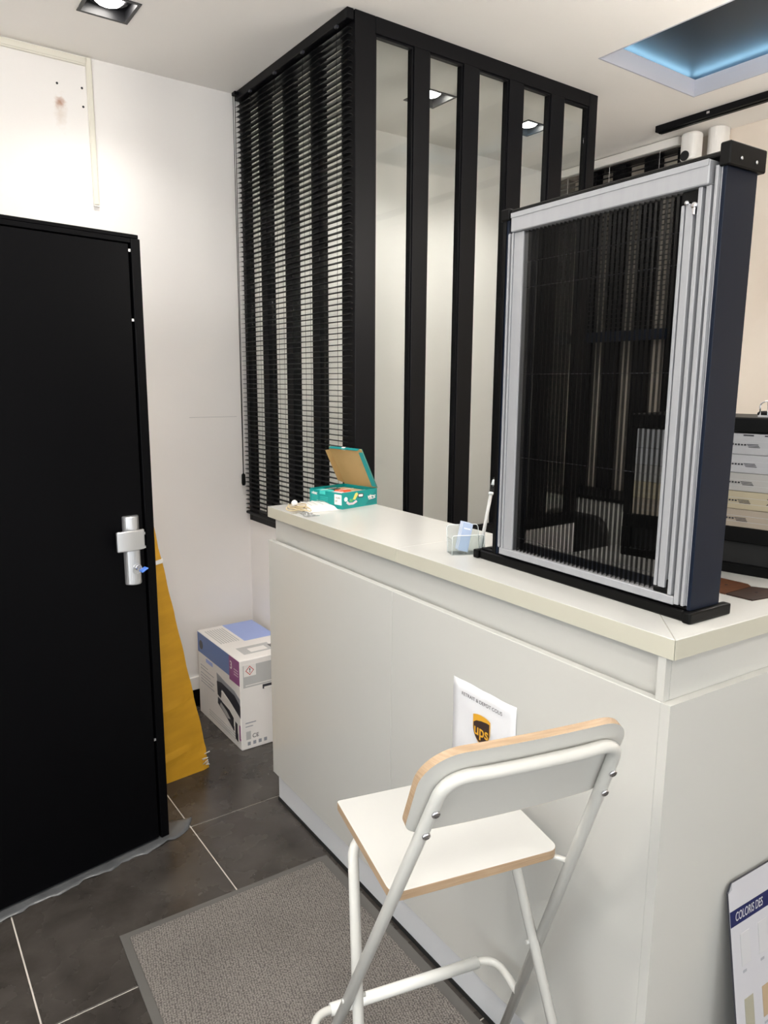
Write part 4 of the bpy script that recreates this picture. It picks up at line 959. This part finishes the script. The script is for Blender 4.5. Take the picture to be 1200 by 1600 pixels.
# ------------------------------------------------------------------ beyond the counter
ct = struct(empty('trim_2', (0, 0, CEIL)), 'black track fixed to the ceiling')
MB().box(3.350, 3.405, -1.5, 2.392, -0.030, -0.0005, 0.002).build('track', 'black', ct)
MB().box(3.372, 3.383, -1.5, 2.385, -0.034, -0.030).build('track_slot', 'blackpl', ct)
MB().box(3.345, 3.350, 2.10, 2.115, -0.020, -0.010).build('track_clip', 'chrome', ct)
mu = empty('ceiling_unit', (3.515, 2.290, 2.690), 0); tag(mu, 'white rounded housing with a dark round opening near the ceiling', 'housing')
b = MB(); b.prism(rrect(-0.045, 0.045, -0.046, 0.046, 0.034, 6), 0.0, 0.130); o = b.build('housing', 'whitepl', mu); bv = o.modifiers.new('bevel', 'BEVEL'); bv.width = 0.012; bv.segments = 3; bv.limit_method = 'ANGLE'
b = MB(); b.lathe([(0.024, 0.0), (0.024, 0.004), (0.018, 0.002)], (-0.044, 0.006, 0.018), 18, Matrix.Rotation(-math.pi/2, 4, 'Y')); b.build('opening', 'seal', mu)
b = MB(); b.prism(rrect(0.060, 0.172, -0.116, -0.03, 0.042, 6), 0.02, 0.155); b.build('rear_housing', 'whitepl', mu)
df = empty('display_wall', (3.600, 0, 0), 0); tag(df, 'black slatted display frame on the far beige wall', 'frame')
for k, yc_ in enumerate((2.381, 2.582, 2.788, 2.985, 3.19)): MB().box(0, 0.06, yc_-0.042, yc_+0.042, 0.0, 2.79, 0.002).build('upright', 'black', df)
MB().box(0.0, 0.05, 2.339, 3.232, 2.79, 2.80).build('top_rail', 'black', df)
bl2 = empty('wall_blind', (3.570, 0, 0), 0); tag(bl2, 'black venetian blind with white head rail on the far wall', 'blind')
MB().box(-0.015, 0.020, 2.393, 3.24, 2.800, 2.843, 0.003).build('head_rail', 'whitepl', bl2)
s0 = None; z = 1.900
while z < 2.795:
    if s0 is None: s0 = MB().prism([(-0.012, -0.0006), (0.0, 0.0014), (0.012, -0.0006), (0.012, 0.0002), (0.0, 0.0022), (-0.012, 0.0002)], 2.398, 3.235, 'y').build('slat', 'slat', bl2); s0.location = (0, 0, z)
    else: copyof(s0, bl2, (0, 0, z))
    z += 0.026
for yy in (2.50, 2.82, 3.12): MB().tube([(-0.013, yy, 1.86), (-0.013, yy, 2.80)], 0.0012, 5).build('ladder_cord', 'whitepl', bl2)
MB().box(-0.014, 0.014, 2.398, 3.235, 1.822, 1.880, 0.002).build('bottom_rail', 'anth', bl2)
cbn = empty('low_cabinet', (3.30, 0.08, 0), 0); tag(cbn, 'white and black low cabinet seen through the pleated screen', 'cabinet')
MB().box(0.01, 0.285, 2.32, 2.90, 0.0, 0.575, 0.002).build('lower_body', 'black', cbn)
MB().box(0, 0.29, 2.32, 2.90, 0.576, 0.939, 0.003).build('upper_body', 'white', cbn)
MB().box(-0.006, 0.295, 2.315, 2.905, 0.940, 0.960, 0.002).build('cabinet_top', 'black', cbn)
oc = empty('office_chair', (2.90, 2.37, 0), math.radians(176)); tag(oc, 'black office chair behind the counter, seen through the pleated screen', 'chair')
b = MB(); b.prism(rrect(-0.21, 0.21, 0.70, 0.945, (0.05, 0.05, 0.09, 0.09), 6), 0.0, 0.05, 'x'); o = b.build('backrest', 'leatherette', oc); bv = o.modifiers.new('bevel', 'BEVEL'); bv.width = 0.015; bv.segments = 3
b = MB(); b.prism(rrect(-0.36, -0.03, -0.22, 0.22, 0.08, 6), 0.43, 0.50); o = b.build('seat', 'leatherette', oc); bv = o.modifiers.new('bevel', 'BEVEL'); bv.width = 0.02; bv.segments = 3
b = MB(); b.tube(fillet([(-0.2, 0, 0.43), (0.06, 0, 0.43), (0.07, 0, 0.72)], 0.06), 0.018, 8); b.build('back_support', 'blackpl', oc)
b = MB(); b.lathe([(0.028, 0.08), (0.028, 0.43)], (-0.20, 0, 0), 14); b.build('column', 'blackpl', oc)
for k in range(5):
    a = k*2*math.pi/5 + 0.3; e_ = Vector((-0.20+0.20*math.cos(a), 0.20*math.sin(a), 0.065))
    b = MB(); b.tube([(-0.20, 0, 0.10), e_], [0.022, 0.014], 8); b.build('base_arm', 'blackpl', oc)
    b = MB(); b.lathe([(0.026, -0.012), (0.026, 0.012)], (e_.x, e_.y, 0.026), 14, Matrix.Rotation(math.pi/2, 4, 'X')); b.build('castor', 'blackpl', oc)
